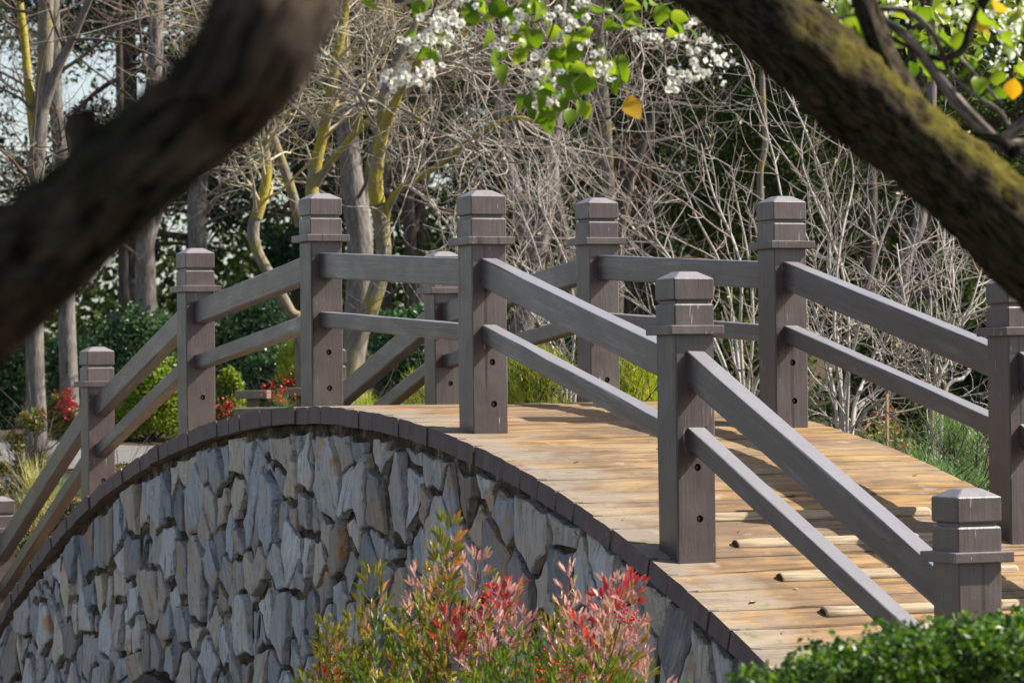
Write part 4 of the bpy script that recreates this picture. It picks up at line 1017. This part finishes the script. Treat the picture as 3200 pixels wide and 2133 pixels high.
# ------------------------------------------------------------------ nandina, hedge in front
def nandina_leaf(rr, n_p=6, ln=.22):
    """one compound leaf: a rachis with side stalks and narrow folded leaflets"""
    V = []; F = []
    def leaflet(p, d, L_, w_):
        d = nrm(d); s = nrm(np.cross(d, np.array([0, 0, 1.0])+.5*np.array([rr.gauss(0, 1), rr.gauss(0, 1), 0]))); n_ = np.cross(s, d); k = len(V)
        for q in (p, p+d*L_*.35+s*w_*.5+n_*w_*.18, p+d*L_*.35-n_*0, p+d*L_*.35-s*w_*.5+n_*w_*.18, p+d*L_*.72+s*w_*.36+n_*w_*.14-n_*L_*.03, p+d*L_*.72-n_*L_*.03, p+d*L_*.72-s*w_*.36+n_*w_*.14-n_*L_*.03, p+d*L_-n_*L_*.10): V.append(q)
        for t in ((0, 1, 2), (0, 2, 3), (1, 4, 5), (1, 5, 2), (2, 5, 6), (2, 6, 3), (4, 7, 5), (5, 7, 6)): F.append(tuple(k+i for i in t))
    def stalk(a, b, r_):
        d = nrm(b-a); s = nrm(np.cross(d, [.3, .2, 1])); n_ = np.cross(s, d); k = len(V)
        for p in (a, b):
            for j in range(3): V.append(p+(s*math.cos(2.1*j)+n_*math.sin(2.1*j))*r_)
        for j in range(3):
            j2 = (j+1) % 3; F.append((k+j, k+j2, k+3+j2)); F.append((k+j, k+3+j2, k+3+j))
    a = np.zeros(3); main = np.array([1, 0, .35]); stalk(a, main*ln, .0014)
    for k in range(n_p):
        t = .35+.65*k/(n_p-1); p = main*ln*t
        for sgn in (-1, 1):
            d = nrm(np.array([.75, sgn*.8, .35+rr.gauss(0, .15)])); sl__ = ln*.38*(1.15-t*.7); e = p+d*sl__
            stalk(p, e, .001)
            for q, dd in ((e, d), (p+d*sl__*.7, nrm(d+np.array([.6, -sgn*.5, .5]))), (e, nrm(d+np.array([.8, -sgn*.2, .8])))):
                leaflet(q, dd+np.array([0, 0, rr.uniform(-.1, .5)]), rr.uniform(.030, .050), rr.uniform(.0095, .013))
    leaflet(main*ln, main, .05, .014)
    return np.array(V), np.array(F)
LN_PINK = mat_leaf('pink_salmon_leaf', [(0, (.50, .22, .21)), (.4, (.64, .40, .37)), (.62, (.50, .26, .19)), (.8, (.38, .24, .06)), (1, (.24, .22, .03))], .35, .4, tint=(1.1, .92, .85))
LN_RED = mat_leaf('crimson_leaf', [(0, (.36, .012, .02)), (.5, (.48, .06, .06)), (1, (.55, .18, .13))], .4, .35, tint=(1.2, .6, .5))
LN_GRN = mat_leaf('fresh_green_leaf', [(0, (.05, .11, .012)), (.6, (.12, .19, .02)), (.9, (.24, .26, .03)), (1, (.40, .12, .03))], .4, .4)
LN_OLV = mat_leaf('olive_orange_leaf', [(0, (.10, .13, .015)), (.5, (.22, .21, .03)), (.8, (.36, .24, .05)), (1, (.52, .14, .04))], .4, .4)
BERRY = mat_simple('red_berry', [(.45, .012, .012), (.6, .03, .02)], 30, .25, .0)
CANE = mat_simple('dark_cane_bark', [(.06, .035, .03), (.18, .11, .08)], 20, .8)
NL = {}
rr_n = random.Random(3)
for nm_, m_ in (('pink', LN_PINK), ('red', LN_RED), ('green', LN_GRN), ('olive', LN_OLV)):
    NL[nm_] = []
    for k in range(4):
        v, f = nandina_leaf(rr_n, rr_n.choice((3, 3, 4)), rr_n.uniform(.13, .19)); NL[nm_].append(npmesh('leaf', v, f, m_))
def berry_mesh():
    bm = bmesh.new()
    for k in range(14):
        bmesh.ops.create_icosphere(bm, subdivisions=1, radius=.0045, matrix=Matrix.Translation((rr_n.gauss(0, .014), rr_n.gauss(0, .014), rr_n.gauss(0, .028))))
    return bmmesh('berry_cluster', bm, BERRY, True)
BER = [berry_mesh() for _ in range(3)]
def nandina(label, tips, D, pal, seed, berries=()):
    """tips: (zx, zy, colour) tips of canes; leaves ring each cane below the tip"""
    rr = random.Random(seed)
    zx = sum(t[0] for t in tips)/len(tips); b0 = P(zx, 1500, D); g = tz(b0); off = np.array([b0[0], b0[1], g])
    o = thing('nandina_shrub', label, 'shrub', off)
    for (a, b, colr) in tips:
        dd = D+rr.uniform(-.25, .25); tip = P(a, b+128, dd); root = off+np.array([rr.gauss(0, .10), rr.gauss(0, .10), -.05])
        mid = root*.45+tip*.55+np.array([rr.gauss(0, .05), rr.gauss(0, .05), .06])
        p_ = catmull([root, mid, tip], 12); r_ = np.linspace(.007, .0025, 12)
        v, f = tubes(p_[None], r_[None], 5); link('cane', npmesh('cane', v-off, f, CANE, True), o)
        nlv = rr.randint(5, 7)
        for k in range(nlv):
            u = 1-(k/nlv)**1.1*.52; q = np.array([np.interp(u*11, range(12), p_[:, c]) for c in range(3)])
            cc = colr if (k < nlv*.4 or rr.random() < .2) else rr.choice(pal)
            l_ = link('leaf', rr.choice(NL[cc]), o, Vector(q-off))
            l_.rotation_euler = (rr.gauss(0, .3), rr.uniform(-1.1, -.35) if k < 3 else rr.uniform(-.75, .15), k*2.4+rr.uniform(-.4, .4)); s = rr.uniform(.8, 1.25); l_.scale = (s, s, s)
    for (a, b) in berries:
        q = P(a, b, D-.12)-off; l_ = link('berry_cluster', rr.choice(BER), o, Vector(q)); tag(l_, kind='stuff'); l_.rotation_euler = (rr.gauss(0, .3), rr.gauss(0, .3), rr.uniform(0, 6))
nandina('nandina shrub with a pink and bronze central peak, below the stone wall', [(1015, 1215, 'olive'), (985, 1270, 'olive'), (1040, 1225, 'pink'), (1078, 1290, 'pink'), (1000, 1300, 'olive'), (1120, 1330, 'pink'), (1145, 1320, 'red'), (960, 1345, 'pink'), (1060, 1370, 'olive'), (1020, 1410, 'red'), (1100, 1420, 'pink'), (940, 1400, 'olive'), (1150, 1400, 'pink'), (1010, 1480, 'olive'), (1100, 1500, 'green')], 11.2, ['olive', 'green', 'olive', 'green'], 1, [(1110, 1385), (1130, 1400), (1090, 1440), (1080, 1480)])
nandina('olive and orange tinged nandina shrub, leftmost of the three', [(850, 1330, 'olive'), (805, 1400, 'olive'), (760, 1410, 'olive'), (740, 1450, 'olive'), (880, 1380, 'green'), (910, 1440, 'olive'), (780, 1480, 'olive'), (850, 1460, 'green'), (720, 1520, 'red'), (900, 1500, 'olive'), (830, 1520, 'green'), (760, 1550, 'olive'), (960, 1520, 'olive'), (690, 1560, 'olive')], 11.4, ['olive', 'green', 'olive'], 2, [(762, 1490), (770, 1500)])
nandina('pink leaved nandina shrub with red berries, rightmost of the three', [(1435, 1330, 'pink'), (1425, 1300, 'red'), (1400, 1360, 'pink'), (1380, 1400, 'pink'), (1350, 1350, 'pink'), (1300, 1330, 'pink'), (1460, 1400, 'pink'), (1330, 1440, 'pink'), (1420, 1460, 'pink'), (1270, 1410, 'olive'), (1470, 1500, 'pink'), (1250, 1460, 'olive'), (1370, 1500, 'olive')], 11.0, ['olive', 'green', 'pink'], 3, [(1440, 1410), (1455, 1420), (1425, 1430), (1300, 1520), (1320, 1540), (1270, 1545), (1350, 1550), (1290, 1560)])
nandina('fresh green nandina shrub low between the two pink peaks', [(1180, 1470, 'green'), (1240, 1500, 'green'), (1150, 1510, 'green'), (1210, 1530, 'green'), (1290, 1500, 'green'), (1120, 1545, 'green'), (1330, 1540, 'green'), (1050, 1540, 'green'), (1400, 1545, 'green'), (980, 1550, 'olive'), (1260, 1555, 'green')], 10.7, ['green', 'green', 'olive'], 4, [(1280, 1530), (1245, 1560)])

def hedge(label, tops, D, n, size):
    """boxwood top surface following overview pixel heights"""
    c = P(np.mean([t[0] for t in tops]), tops[0][1], D); g = tz(c); off = np.array([c[0], c[1], g])
    o = thing('boxwood_hedge', label, 'hedge', off)
    xs = np.array([t[0] for t in tops]); ys = np.array([t[1] for t in tops])
    nc = 300; cl = []
    for k in range(nc):
        a = rng.uniform(xs[0], xs[-1]); dd = D+rng.uniform(-.8, .55); y_ = np.interp(a, xs, ys)+rng.uniform(12, 44)+abs(rng.normal())*80+(D-dd)*40*(dd < D)
        cl.append(P(a, y_, dd))
    cl = np.array(cl)-off; rad = .045+.035*rng.random(nc)
    st = np.zeros((nc, 5, 3)); 
    for j in range(5): u = j/4; st[:, j] = cl*u+(cl*np.array([.8, .8, 0])+rng.normal(size=(nc, 3))*.02)*(1-u)
    G = Geo(); G.add(*tubes(st, np.ones((nc, 1))*np.linspace(.005, .002, 5)[None], 3)); link('stems', G.mesh('stems', BK_DARK, True), o)
    v, f = leaf_quads(blob_points(n, cl, rad, .2), size, .7, aspect=.55); x_ = link('foliage', npmesh('foliage', v, f, LF_BOX), o); tag(x_, kind='stuff')
hedge('dark glossy boxwood hedge across the lower right corner', [(1700, 1560), (1780, 1535), (1860, 1500), (1920, 1475), (1980, 1480), (2040, 1440), (2100, 1425), (2180, 1430), (2260, 1420), (2352, 1425), (2460, 1415)], 8.0, 30000, .022)

# ------------------------------------------------------------------ near limbs and blossom
def limb_geo(pts, rad, k=90, sides=40, seed=0, amp=.006):
    p = catmull(pts, k); r = np.interp(np.linspace(0, len(rad)-1, k), range(len(rad)), rad)
    V, F = tubes(p[None], r[None], sides); V = V.reshape(k, sides, 3); T = nrm(np.gradient(p, axis=0))
    for i in range(k):
        for j in range(sides):
            q = V[i, j]; n_ = nrm(q-p[i]); al = j/sides*2*math.pi
            s = i*np.linalg.norm(p[1]-p[0])
            a = noise.noise(Vector((math.cos(al)*2.2+seed, math.sin(al)*2.2, s*3))); b = noise.noise(Vector((math.cos(al)*7+seed, math.sin(al)*7, s*6)))
            c = noise.noise(Vector((math.cos(al)*16+seed, math.sin(al)*16, s*13)))
            d_ = noise.noise(Vector((math.cos(al)*26+seed, math.sin(al)*26, s*14)))
            V[i, j] = q+n_*amp*(1.2*a+1.4*b+1.7*c+1.0*d_)
    global LASTBARK
    LASTBARK = barkcoord(p, r, sides, seed)
    return V.reshape(-1, 3), F, p[None], r[None]
def near_limb(parent, off, pix, wid, dist, mat, name, seed, amp=.005, pre=(), post=(), k=90):
    q = [np.array(a, float) for a in pre]+[P(a, b, d_) for (a, b), d_ in zip(pix, dist)]+[np.array(a, float) for a in post]
    r_ = [pre_r for pre_r in [wid[0]*mpp(dist[0])/2*1.15]*len(pre)]+[w_*mpp(d_)/2 for w_, d_ in zip(wid, dist)]+[wid[-1]*mpp(dist[-1])/2*.85]*len(post)
    V, F, pp, rr_ = limb_geo(q, r_, k, 36, seed, amp)
    link(name, npmesh(name, V-off, F, mat, True, None, LASTBARK), parent); return pp, rr_
# left: a leaning trunk close to the camera
a0 = P(-420, 1120, 3.3); g0 = tz(a0); off1 = np.array([a0[0], a0[1], g0])
lt = thing('leaning_tree', 'dark mossy tree limb leaning across the upper left, close to the camera', 'tree', off1)
near_limb(lt, off1, [(-300, 900), (-100, 733), (85, 578), (215, 466), (372, 332), (496, 226), (572, 135), (628, 15), (665, -120), (700, -300)], [300, 290, 276, 246, 240, 254, 270, 288, 290, 280], [3.25, 3.2, 3.1, 3.05, 3.0, 3.0, 2.95, 2.95, 3.0, 3.1], BK_MOS2, 'trunk', 3.1, .003, pre=[(a0[0]-.1, a0[1], g0-.2), (a0[0]-.05, a0[1], g0+.5)], post=[P(760, -700, 3.4)])
near_limb(lt, off1, [(240, 420), (205, 330), (183, 268), (178, 250)], [120, 90, 66, 52], [3.03, 3.03, 3.03, 3.03], BK_MOS2, 'branch_stub', 5.2, .003, k=20)
# right: the pear limb
a1 = P(3000, 1250, 6.8); g1 = tz(a1); off2 = np.array([a1[0], a1[1], g1])
pt = thing('pear_tree', 'flowering pear tree with a thick mossy limb crossing the upper right', 'tree', off2)
PB = [near_limb(pt, off2, [(2700, 850), (2500, 690), (2345, 545), (2200, 415), (2080, 315), (1960, 215), (1850, 115), (1720, 10), (1600, -70), (1400, -220), (1180, -420), (1000, -700), (900, -1050)], [275, 242, 222, 196, 188, 208, 198, 182, 176, 160, 130, 90, 45], [6.7, 6.6, 6.5, 6.5, 6.5, 6.5, 6.5, 6.6, 6.7, 7.0, 7.3, 7.6, 7.9], BK_MOSS, 'limb', 1.7, .006, pre=[tuple(a1+np.array([.25*RT[0], .25*RT[1], g1-a1[2]-.2])), tuple(a1+np.array([.22*RT[0], .22*RT[1], g1-a1[2]+.35])), tuple(a1+np.array([.10*RT[0], .10*RT[1], (g1-a1[2])*.35]))], k=120)]
PB.append(near_limb(pt, off2, [(2075, 235), (2040, 150), (2005, 60), (1975, -30), (1930, -160)], [100, 62, 56, 54, 46], [6.5, 6.5, 6.52, 6.55, 6.7], BK_GREYB if False else BK_MOS2, 'branch', 2.3, .002, k=30))
for k, (pix, wid, dist) in enumerate([
    ([(2000, 5), (2030, 45), (2090, 90), (2150, 170), (2210, 245), (2262, 300), (2300, 332), (2400, 340)], [16, 16, 22, 24, 26, 30, 34, 40], [7.4]*8),
    ([(2010, 20), (2080, 25), (2130, 60), (2160, 110), (2180, 165)], [9, 11, 11, 9, 7], [7.4]*5),
    ([(2045, 85), (2110, 120), (2170, 135), (2215, 110), (2235, 50), (2275, -20), (2330, -120)], [7, 9, 13, 17, 18, 18, 20], [7.4]*7),
    ([(2300, 330), (2330, 300), (2380, 260), (2450, 180)], [30, 28, 26, 26], [7.4]*4),
    ([(2330, 350), (2290, 320), (2240, 315)], [34, 22, 14], [7.3, 7.35, 7.4]),
    ([(1860, 80), (1900, 50), (1960, 35), (2000, 45)], [10, 8, 7, 5], [7.0]*4),
    ([(2180, 165), (2240, 220), (2290, 250), (2320, 290)], [5, 6, 7, 9], [7.4]*4),
    ([(2080, 20), (2160, 90), (2230, 160), (2300, 240)], [5, 5, 6, 6], [7.6]*4)]):
    PB.append(near_limb(pt, off2, pix, wid, dist, BK_MOS2 if k in (2, 4) else mat_bark('pear_branch_bark_%d' % k, (.06, .045, .04), (.25, .215, .18), (.10, .09, .03), .1, 3.0, .004), 'branch', 7+k, .0015, k=26))

# leaf and blossom meshes
LP_G = mat_leaf('pear_leaf_green', [(0, (.05, .10, .004)), (.4, (.12, .21, .008)), (.75, (.20, .28, .018)), (1, (.27, .33, .03))], .5, .35, by='obj')
LP_Y = mat_leaf('pear_leaf_yellow', [(0, (.60, .38, .02)), (.6, (.62, .42, .04)), (1, (.50, .22, .02))], .5, .4, by='obj', tint=(1.2, 1, .5))
PETAL = mat_leaf('white_petal', [(0, (.78, .78, .74)), (1, (.86, .86, .84))], .45, .5, tint=(1, 1, .95))
FCEN = mat_simple('blossom_centre', [(.30, .30, .08), (.42, .22, .16)], 90, .7)
def pear_leaf_mesh(rr, mat):
    n = 7; V = []; F = []; L_ = .062; fold = rr.uniform(.15, .6); curl = rr.uniform(-2, 2.5)
    wds = [0, .27, .39, .40, .33, .18, .02]
    for k in range(n):
        u = k/(n-1); z = -u*L_; x_ = curl*L_*(u-.3)**2; w_ = wds[k]*L_*rr.uniform(.95, 1.05)
        for s in (-1, 0, 1): V.append((x_+abs(s)*w_*fold, s*w_, z+rr.uniform(-.001, .001)))
    for k in range(n-1):
        a = k*3
        for s in (0, 1): F.append((a+s, a+s+1, a+s+4)); F.append((a+s, a+s+4, a+s+3))
    V = [(x_, y_, z_-.018) for x_, y_, z_ in V]; k = len(V)                    # petiole
    for z_ in (0, -.019):
        for j in range(3): V.append((.0009*math.cos(2.1*j), .0009*math.sin(2.1*j), z_))
    for j in range(3): j2 = (j+1) % 3; F.append((k+j, k+j2, k+3+j2)); F.append((k+j, k+3+j2, k+3+j))
    return npmesh('leaf', np.array(V), np.array(F), mat, True)
rp = random.Random(9)
LG = [pear_leaf_mesh(rp, LP_G) for _ in range(6)]; LY = [pear_leaf_mesh(rp, LP_Y) for _ in range(2)]
def blossom_mesh(rr):
    G = Geo(); 
    for k in range(5):
        a = k*2*math.pi/5+rr.uniform(-.15, .15); c, s = math.cos(a), math.sin(a); r_ = .011
        loc = [(0, 0, 0), (.45, .38, .0015), (.85, .40, .003), (1.05, 0, .004), (.85, -.40, .003), (.45, -.38, .0015)]
        v = [((u*c-w_*s)*r_, (u*s+w_*c)*r_, z_+.003*u) for u, w_, z_ in loc]
        G.add(v, [(0, 1, 2, 3), (0, 3, 4, 5)], 0)
    V, F = tubes(np.array([[[0, 0, -.018], [0, 0, -.004], [0, 0, .003]]]), np.array([[.0007, .0014, .0022]]), 5); G.add(V, F, 1)
    for k in range(7):
        a = k*.9; V, F = tubes(np.array([[[0, 0, .001], [.002*math.cos(a), .002*math.sin(a), .004], [.0045*math.cos(a), .0045*math.sin(a), .006]]]), np.array([[.0003, .0003, .0006]]), 3); G.add(V, F, 1)
    return G.mesh('blossom', [PETAL, FCEN])
BL = [blossom_mesh(rp) for _ in range(4)]
TWP = mat_simple('red_brown_pear_twig', [(.05, .03, .022), (.15, .095, .065)], 20, .7)
DB = 9.4
twig_pix = [[(1000, -140), (1010, -40), (990, 40), (965, 120), (925, 185)], [(1060, -140), (1060, -20), (1045, 60), (1030, 110)], [(1180, -140), (1170, -30), (1150, 60), (1150, 150), (1135, 190)],
    [(1290, -140), (1280, -20), (1270, 60), (1240, 140), (1235, 220), (1255, 290)], [(1330, -140), (1320, 0), (1310, 90), (1325, 170), (1300, 250)], [(1400, -140), (1390, -10), (1375, 90), (1350, 160)],
    [(1500, -140), (1480, -10), (1450, 60), (1420, 130), (1430, 200)], [(1570, -140), (1560, 0), (1530, 60), (1525, 130), (1510, 150)], [(1640, -140), (1620, 0), (1600, 80), (1590, 150)], [(1110, -140), (1100, -30), (1085, 10)], [(1230, -140), (1215, 20), (1205, 100)]]
for tp in twig_pix:
    near_limb(pt, off2, tp, list(np.linspace(6, 2.5, len(tp))), [DB+rp.uniform(-.1, .1)]*len(tp), TWP, 'twig', rp.random()*50, .0003, k=18)
# a bough above the frame that carries the hanging twigs, joined back to the limb
near_limb(pt, off2, [(1600, -70), (1700, -260), (1760, -320), (1650, -240), (1450, -170), (1250, -150), (1000, -150), (850, -190)], [120, 70, 50, 34, 26, 22, 16, 9], [6.7, 7.2, 7.8, 8.6, 9.2, 9.4, 9.4, 9.4], BK_MOS2, 'branch', 41, .002, k=50)
def put_leaf(a, b, yellow=False, d=None, s=1.0, tilt=.35, face=None):
    q = P(a, b, d or DB+rp.uniform(-.25, .2)); o_ = link('leaf', rp.choice(LY if yellow else LG), pt, Vector(q-off2))
    az = (math.atan2(-FWH[1], -FWH[0]) if face is None else face)+rp.gauss(0, 1.05)
    o_.rotation_euler = (rp.gauss(0, tilt), rp.gauss(0, tilt), az); k = s*rp.uniform(.85, 1.1); o_.scale = (k, k, k); return o_
big = [(970, -5), (1020, 20), (985, 80), (1035, 60), (1000, 110), (960, 60), (1130, -10), (1150, 0), (1180, 5), (1130, 60), (1165, 60), (1200, 40), (1222, 50), (1140, 105), (1170, 120), (1190, 100), (1205, 70), (1135, 145),
       (1240, 240), (1262, 240), (1280, 230), (1215, 205), (1228, 225), (1290, 205), (1275, 165), (1310, 165), (1290, 120), (1325, 130), (1335, 160), (1350, 45), (1300, 30), (1290, 80), (1250, 60), (1270, 100), (1310, 85),
       (1385, 0), (1405, 20), (1425, -10), (1440, 10), (1460, 40), (1370, 60), (1395, 90), (1400, 165), (1375, 130), (1325, 225), (1360, 170), (1525, 30), (1560, 60), (1550, 50), (1520, 0), (1480, -5), (1590, 10), (1230, -5), (1262, 10), (1340, -10), (1310, -5), (1080, -10), (1110, 20), (1060, -20), (1090, -25),
       (1345, 90), (1335, 70), (1415, 130), (1432, 118), (1210, 0), (1195, -15), (1255, 130), (1270, 205), (1300, 195), (1245, 190)]
for a, b in big: put_leaf(a+rp.uniform(-6, 6), b-8)
for a, b in big[::2]: put_leaf(a+rp.uniform(-26, 26), b+rp.uniform(-30, 12), False, DB+rp.uniform(.1, .6), .95)
for a, b in ((1436, 205),): put_leaf(a, b, True, s=1.05, tilt=.15)
for a, b in ((2330, 165), (2268, -10), (2240, 15)): put_leaf(a, b, True, 7.6, .8)
# leaves on the right, smaller in view
for (a, b) in [(1940, 20), (1965, 40), (2100, 0), (2135, 10), (2090, 130), (2110, 150), (2095, 175), (2105, 60), (2130, 90), (2150, 95), (2160, 60), (2205, 60), (2240, 120), (2300, 30), (2320, 60), (2340, 10), (2300, 100), (2330, 90), (2345, 130), (2290, 150), (2260, 170), (2280, 190), (2300, 210), (2240, 10), (2210, 5), (2352, 60), (2190, 95), (2350, 40), (2310, 0), (1930, -10), (1955, 5), (2320, 130), (2180, 120), (2345, 90)]:
    put_leaf(a+rp.uniform(-8, 8), b-5, False, rp.uniform(7.2, 8.4), .8)
# soft leaves by the left limb
for (a, b) in ((2, -8),):
    q = P(a, b, 3.3); o_ = link('leaf', rp.choice(LG), lt, Vector(q-off1)); o_.rotation_euler = (rp.gauss(0, .4), rp.gauss(0, .4), YAW+math.pi+rp.gauss(0, .5)); o_.scale = (.32, .32, .32)
# blossoms
clus = [(1000, 60, 34, 26), (1020, 85, 30, 12), (960, 110, 26, 14), (925, 175, 30, 16), (900, 195, 18, 10), (950, 180, 26, 14), (985, 150, 26, 10), (1045, 45, 18, 8), (1075, 10, 20, 6), (1195, 30, 24, 10), (1175, 60, 20, 7), (1150, 100, 24, 7), (1245, 130, 22, 7), (1230, 160, 20, 7), (1290, 175, 18, 6), (1245, 235, 26, 12), (1265, 210, 20, 8), (1305, 60, 26, 8), (1330, 20, 28, 8), (1380, 150, 22, 7), (1400, 180, 18, 6), (1350, 110, 20, 7), (1270, 30, 26, 6), (1560, 190, 22, 12), (1575, 170, 24, 10), (1545, 205, 20, 8), (1610, 170, 16, 8), (1590, 120, 30, 10), (1620, 100, 26, 8), (1560, 110, 30, 8), (1510, 90, 22, 6), (1470, 80, 20, 5), (1600, 60, 30, 8), (1640, 130, 20, 6)]
nb = 0
for (a, b, r_, n) in clus:
    for k in range(int(n*(.95 if a < 1500 else .6))):
        if nb >= 285: break
        q = P(a+rp.gauss(0, r_*.55), b+rp.gauss(0, r_*.5), DB-.15+rp.gauss(0, .06)); o_ = link('blossom', rp.choice(BL), pt, Vector(q-off2)); nb += 1
        d = Vector((-FWH[0]+rp.gauss(0, .8), -FWH[1]+rp.gauss(0, .8), .25+rp.gauss(0, .7))); o_.rotation_euler = d.to_track_quat('Z', 'Y').to_euler(); s = rp.uniform(.9, 1.25); o_.scale = (s, s, s)
# small distant blossoms and leaves of the tree on the right: one mass
# the crown above the frame: boughs with leaves, out of the picture but over the bridge end
cr = near_limb(pt, off2, [(1180, -420), (1500, -620), (1900, -800), (2400, -900)], [70, 50, 34, 16], [7.3, 7.5, 7.8, 8.0], BK_MOS2, 'branch', 61, .003, k=30)
A, B = resample([PB[0], cr], 14)
p1, r1 = grow(A[:, 7:], B[:, 7:], 40, (.3, .9), 7, .9, .5, .3, .0, -.1, .012, .5, .2, .3, .1, minr=.004)
q1 = p1[p1[:, :, 2].min(1) > P(0, -60, 7.0)[2]]; q2 = r1[p1[:, :, 2].min(1) > P(0, -60, 7.0)[2]]
if len(q1):
    v, f = tubes(q1, q2, 4); tag(link('upper_twigs', npmesh('upper_twigs', v-off2, f, TWP, True), pt), kind='stuff')
    C_ = q1[rng.integers(len(q1), size=900), rng.integers(2, 7, size=900)]+rng.normal(size=(900, 3))*.05
    v, f = leaf_quads(C_-off2, .06, .2, aspect=.6); tag(link('upper_leaves', npmesh('upper_leaves', v, f, LF_LIME), pt), kind='stuff')
G = Geo(); cl2 = [(1960, 30), (1900, 10), (1990, 80), (2010, 100), (2300, 60), (2340, 40), (2330, 110), (2350, 20), (2290, 20), (1660, 140), (2310, 140), (2060, 10), (2200, 30)]
C_ = []
for (a, b) in cl2:
    for k in range(26): C_.append(P(a+rp.gauss(0, 18), b+rp.gauss(0, 18), 9.5+rp.gauss(0, .3)))
v, f = leaf_quads(np.array(C_)-off2, .016, 0, aspect=.9); x_ = link('far_blossom', npmesh('far_blossom', v, f, PETAL), pt); tag(x_, kind='stuff')
C_ = []
for k in range(420): C_.append(P(rp.uniform(1900, 2400), rp.uniform(-60, 190)*rp.random()**.6, 11+rp.gauss(0, .8)))
v, f = leaf_quads(np.array(C_)-off2, .05, 0, aspect=.65); x_ = link('far_leaves', npmesh('far_leaves', v, f, LF_LIME), pt); tag(x_, kind='stuff')

# fallen bits on the deck
FL = [npmesh('fallen_leaf', *leaf_quads(np.zeros((1, 3)), .05, 9, aspect=.5, jit=0), mat_leaf('dry_fallen_leaf', [(0, (.35, .27, .17)), (1, (.55, .47, .35))], .1, .6, by='obj'))]
for (a, x_, y_) in ((0, 3.20, -.02), (1, 3.42, .08), (2, 3.35, .02), (3, 2.9, .0), (4, 3.75, .1), (5, 3.9, .02), (6, 1.6, .9), (7, 1.1, .5), (8, .6, .7), (9, 2.0, 1.6), (10, 1.3, 1.75), (11, 3.95, -.05), (12, .9, .1)) + tuple((20+k, rp.uniform(.1, 4.0), rp.choice((rp.uniform(-.15, .35), rp.uniform(-.15, 1.8)))) for k in range(26)):
    o_ = link('fallen_leaf', FL[0], None, (x_, y_, float(deck(x_))+.008)); s = rp.uniform(.5, 1.1)*(1 if a < 20 else .5); o_.scale = (s, s, s)
    s2 = (float(deck(x_+.1))-float(deck(x_-.1)))/.2; o_.rotation_euler = (rp.gauss(0, .15), -math.atan(s2)+rp.gauss(0, .1), rp.uniform(0, 6))
    tag(o_, 'small pale dry leaf lying flat on the sunlit plank deck', 'leaf', 'dry leaves fallen on the deck')
print('tris', sum(len(o.data.polygons) for o in bpy.data.objects if o.type == 'MESH'))
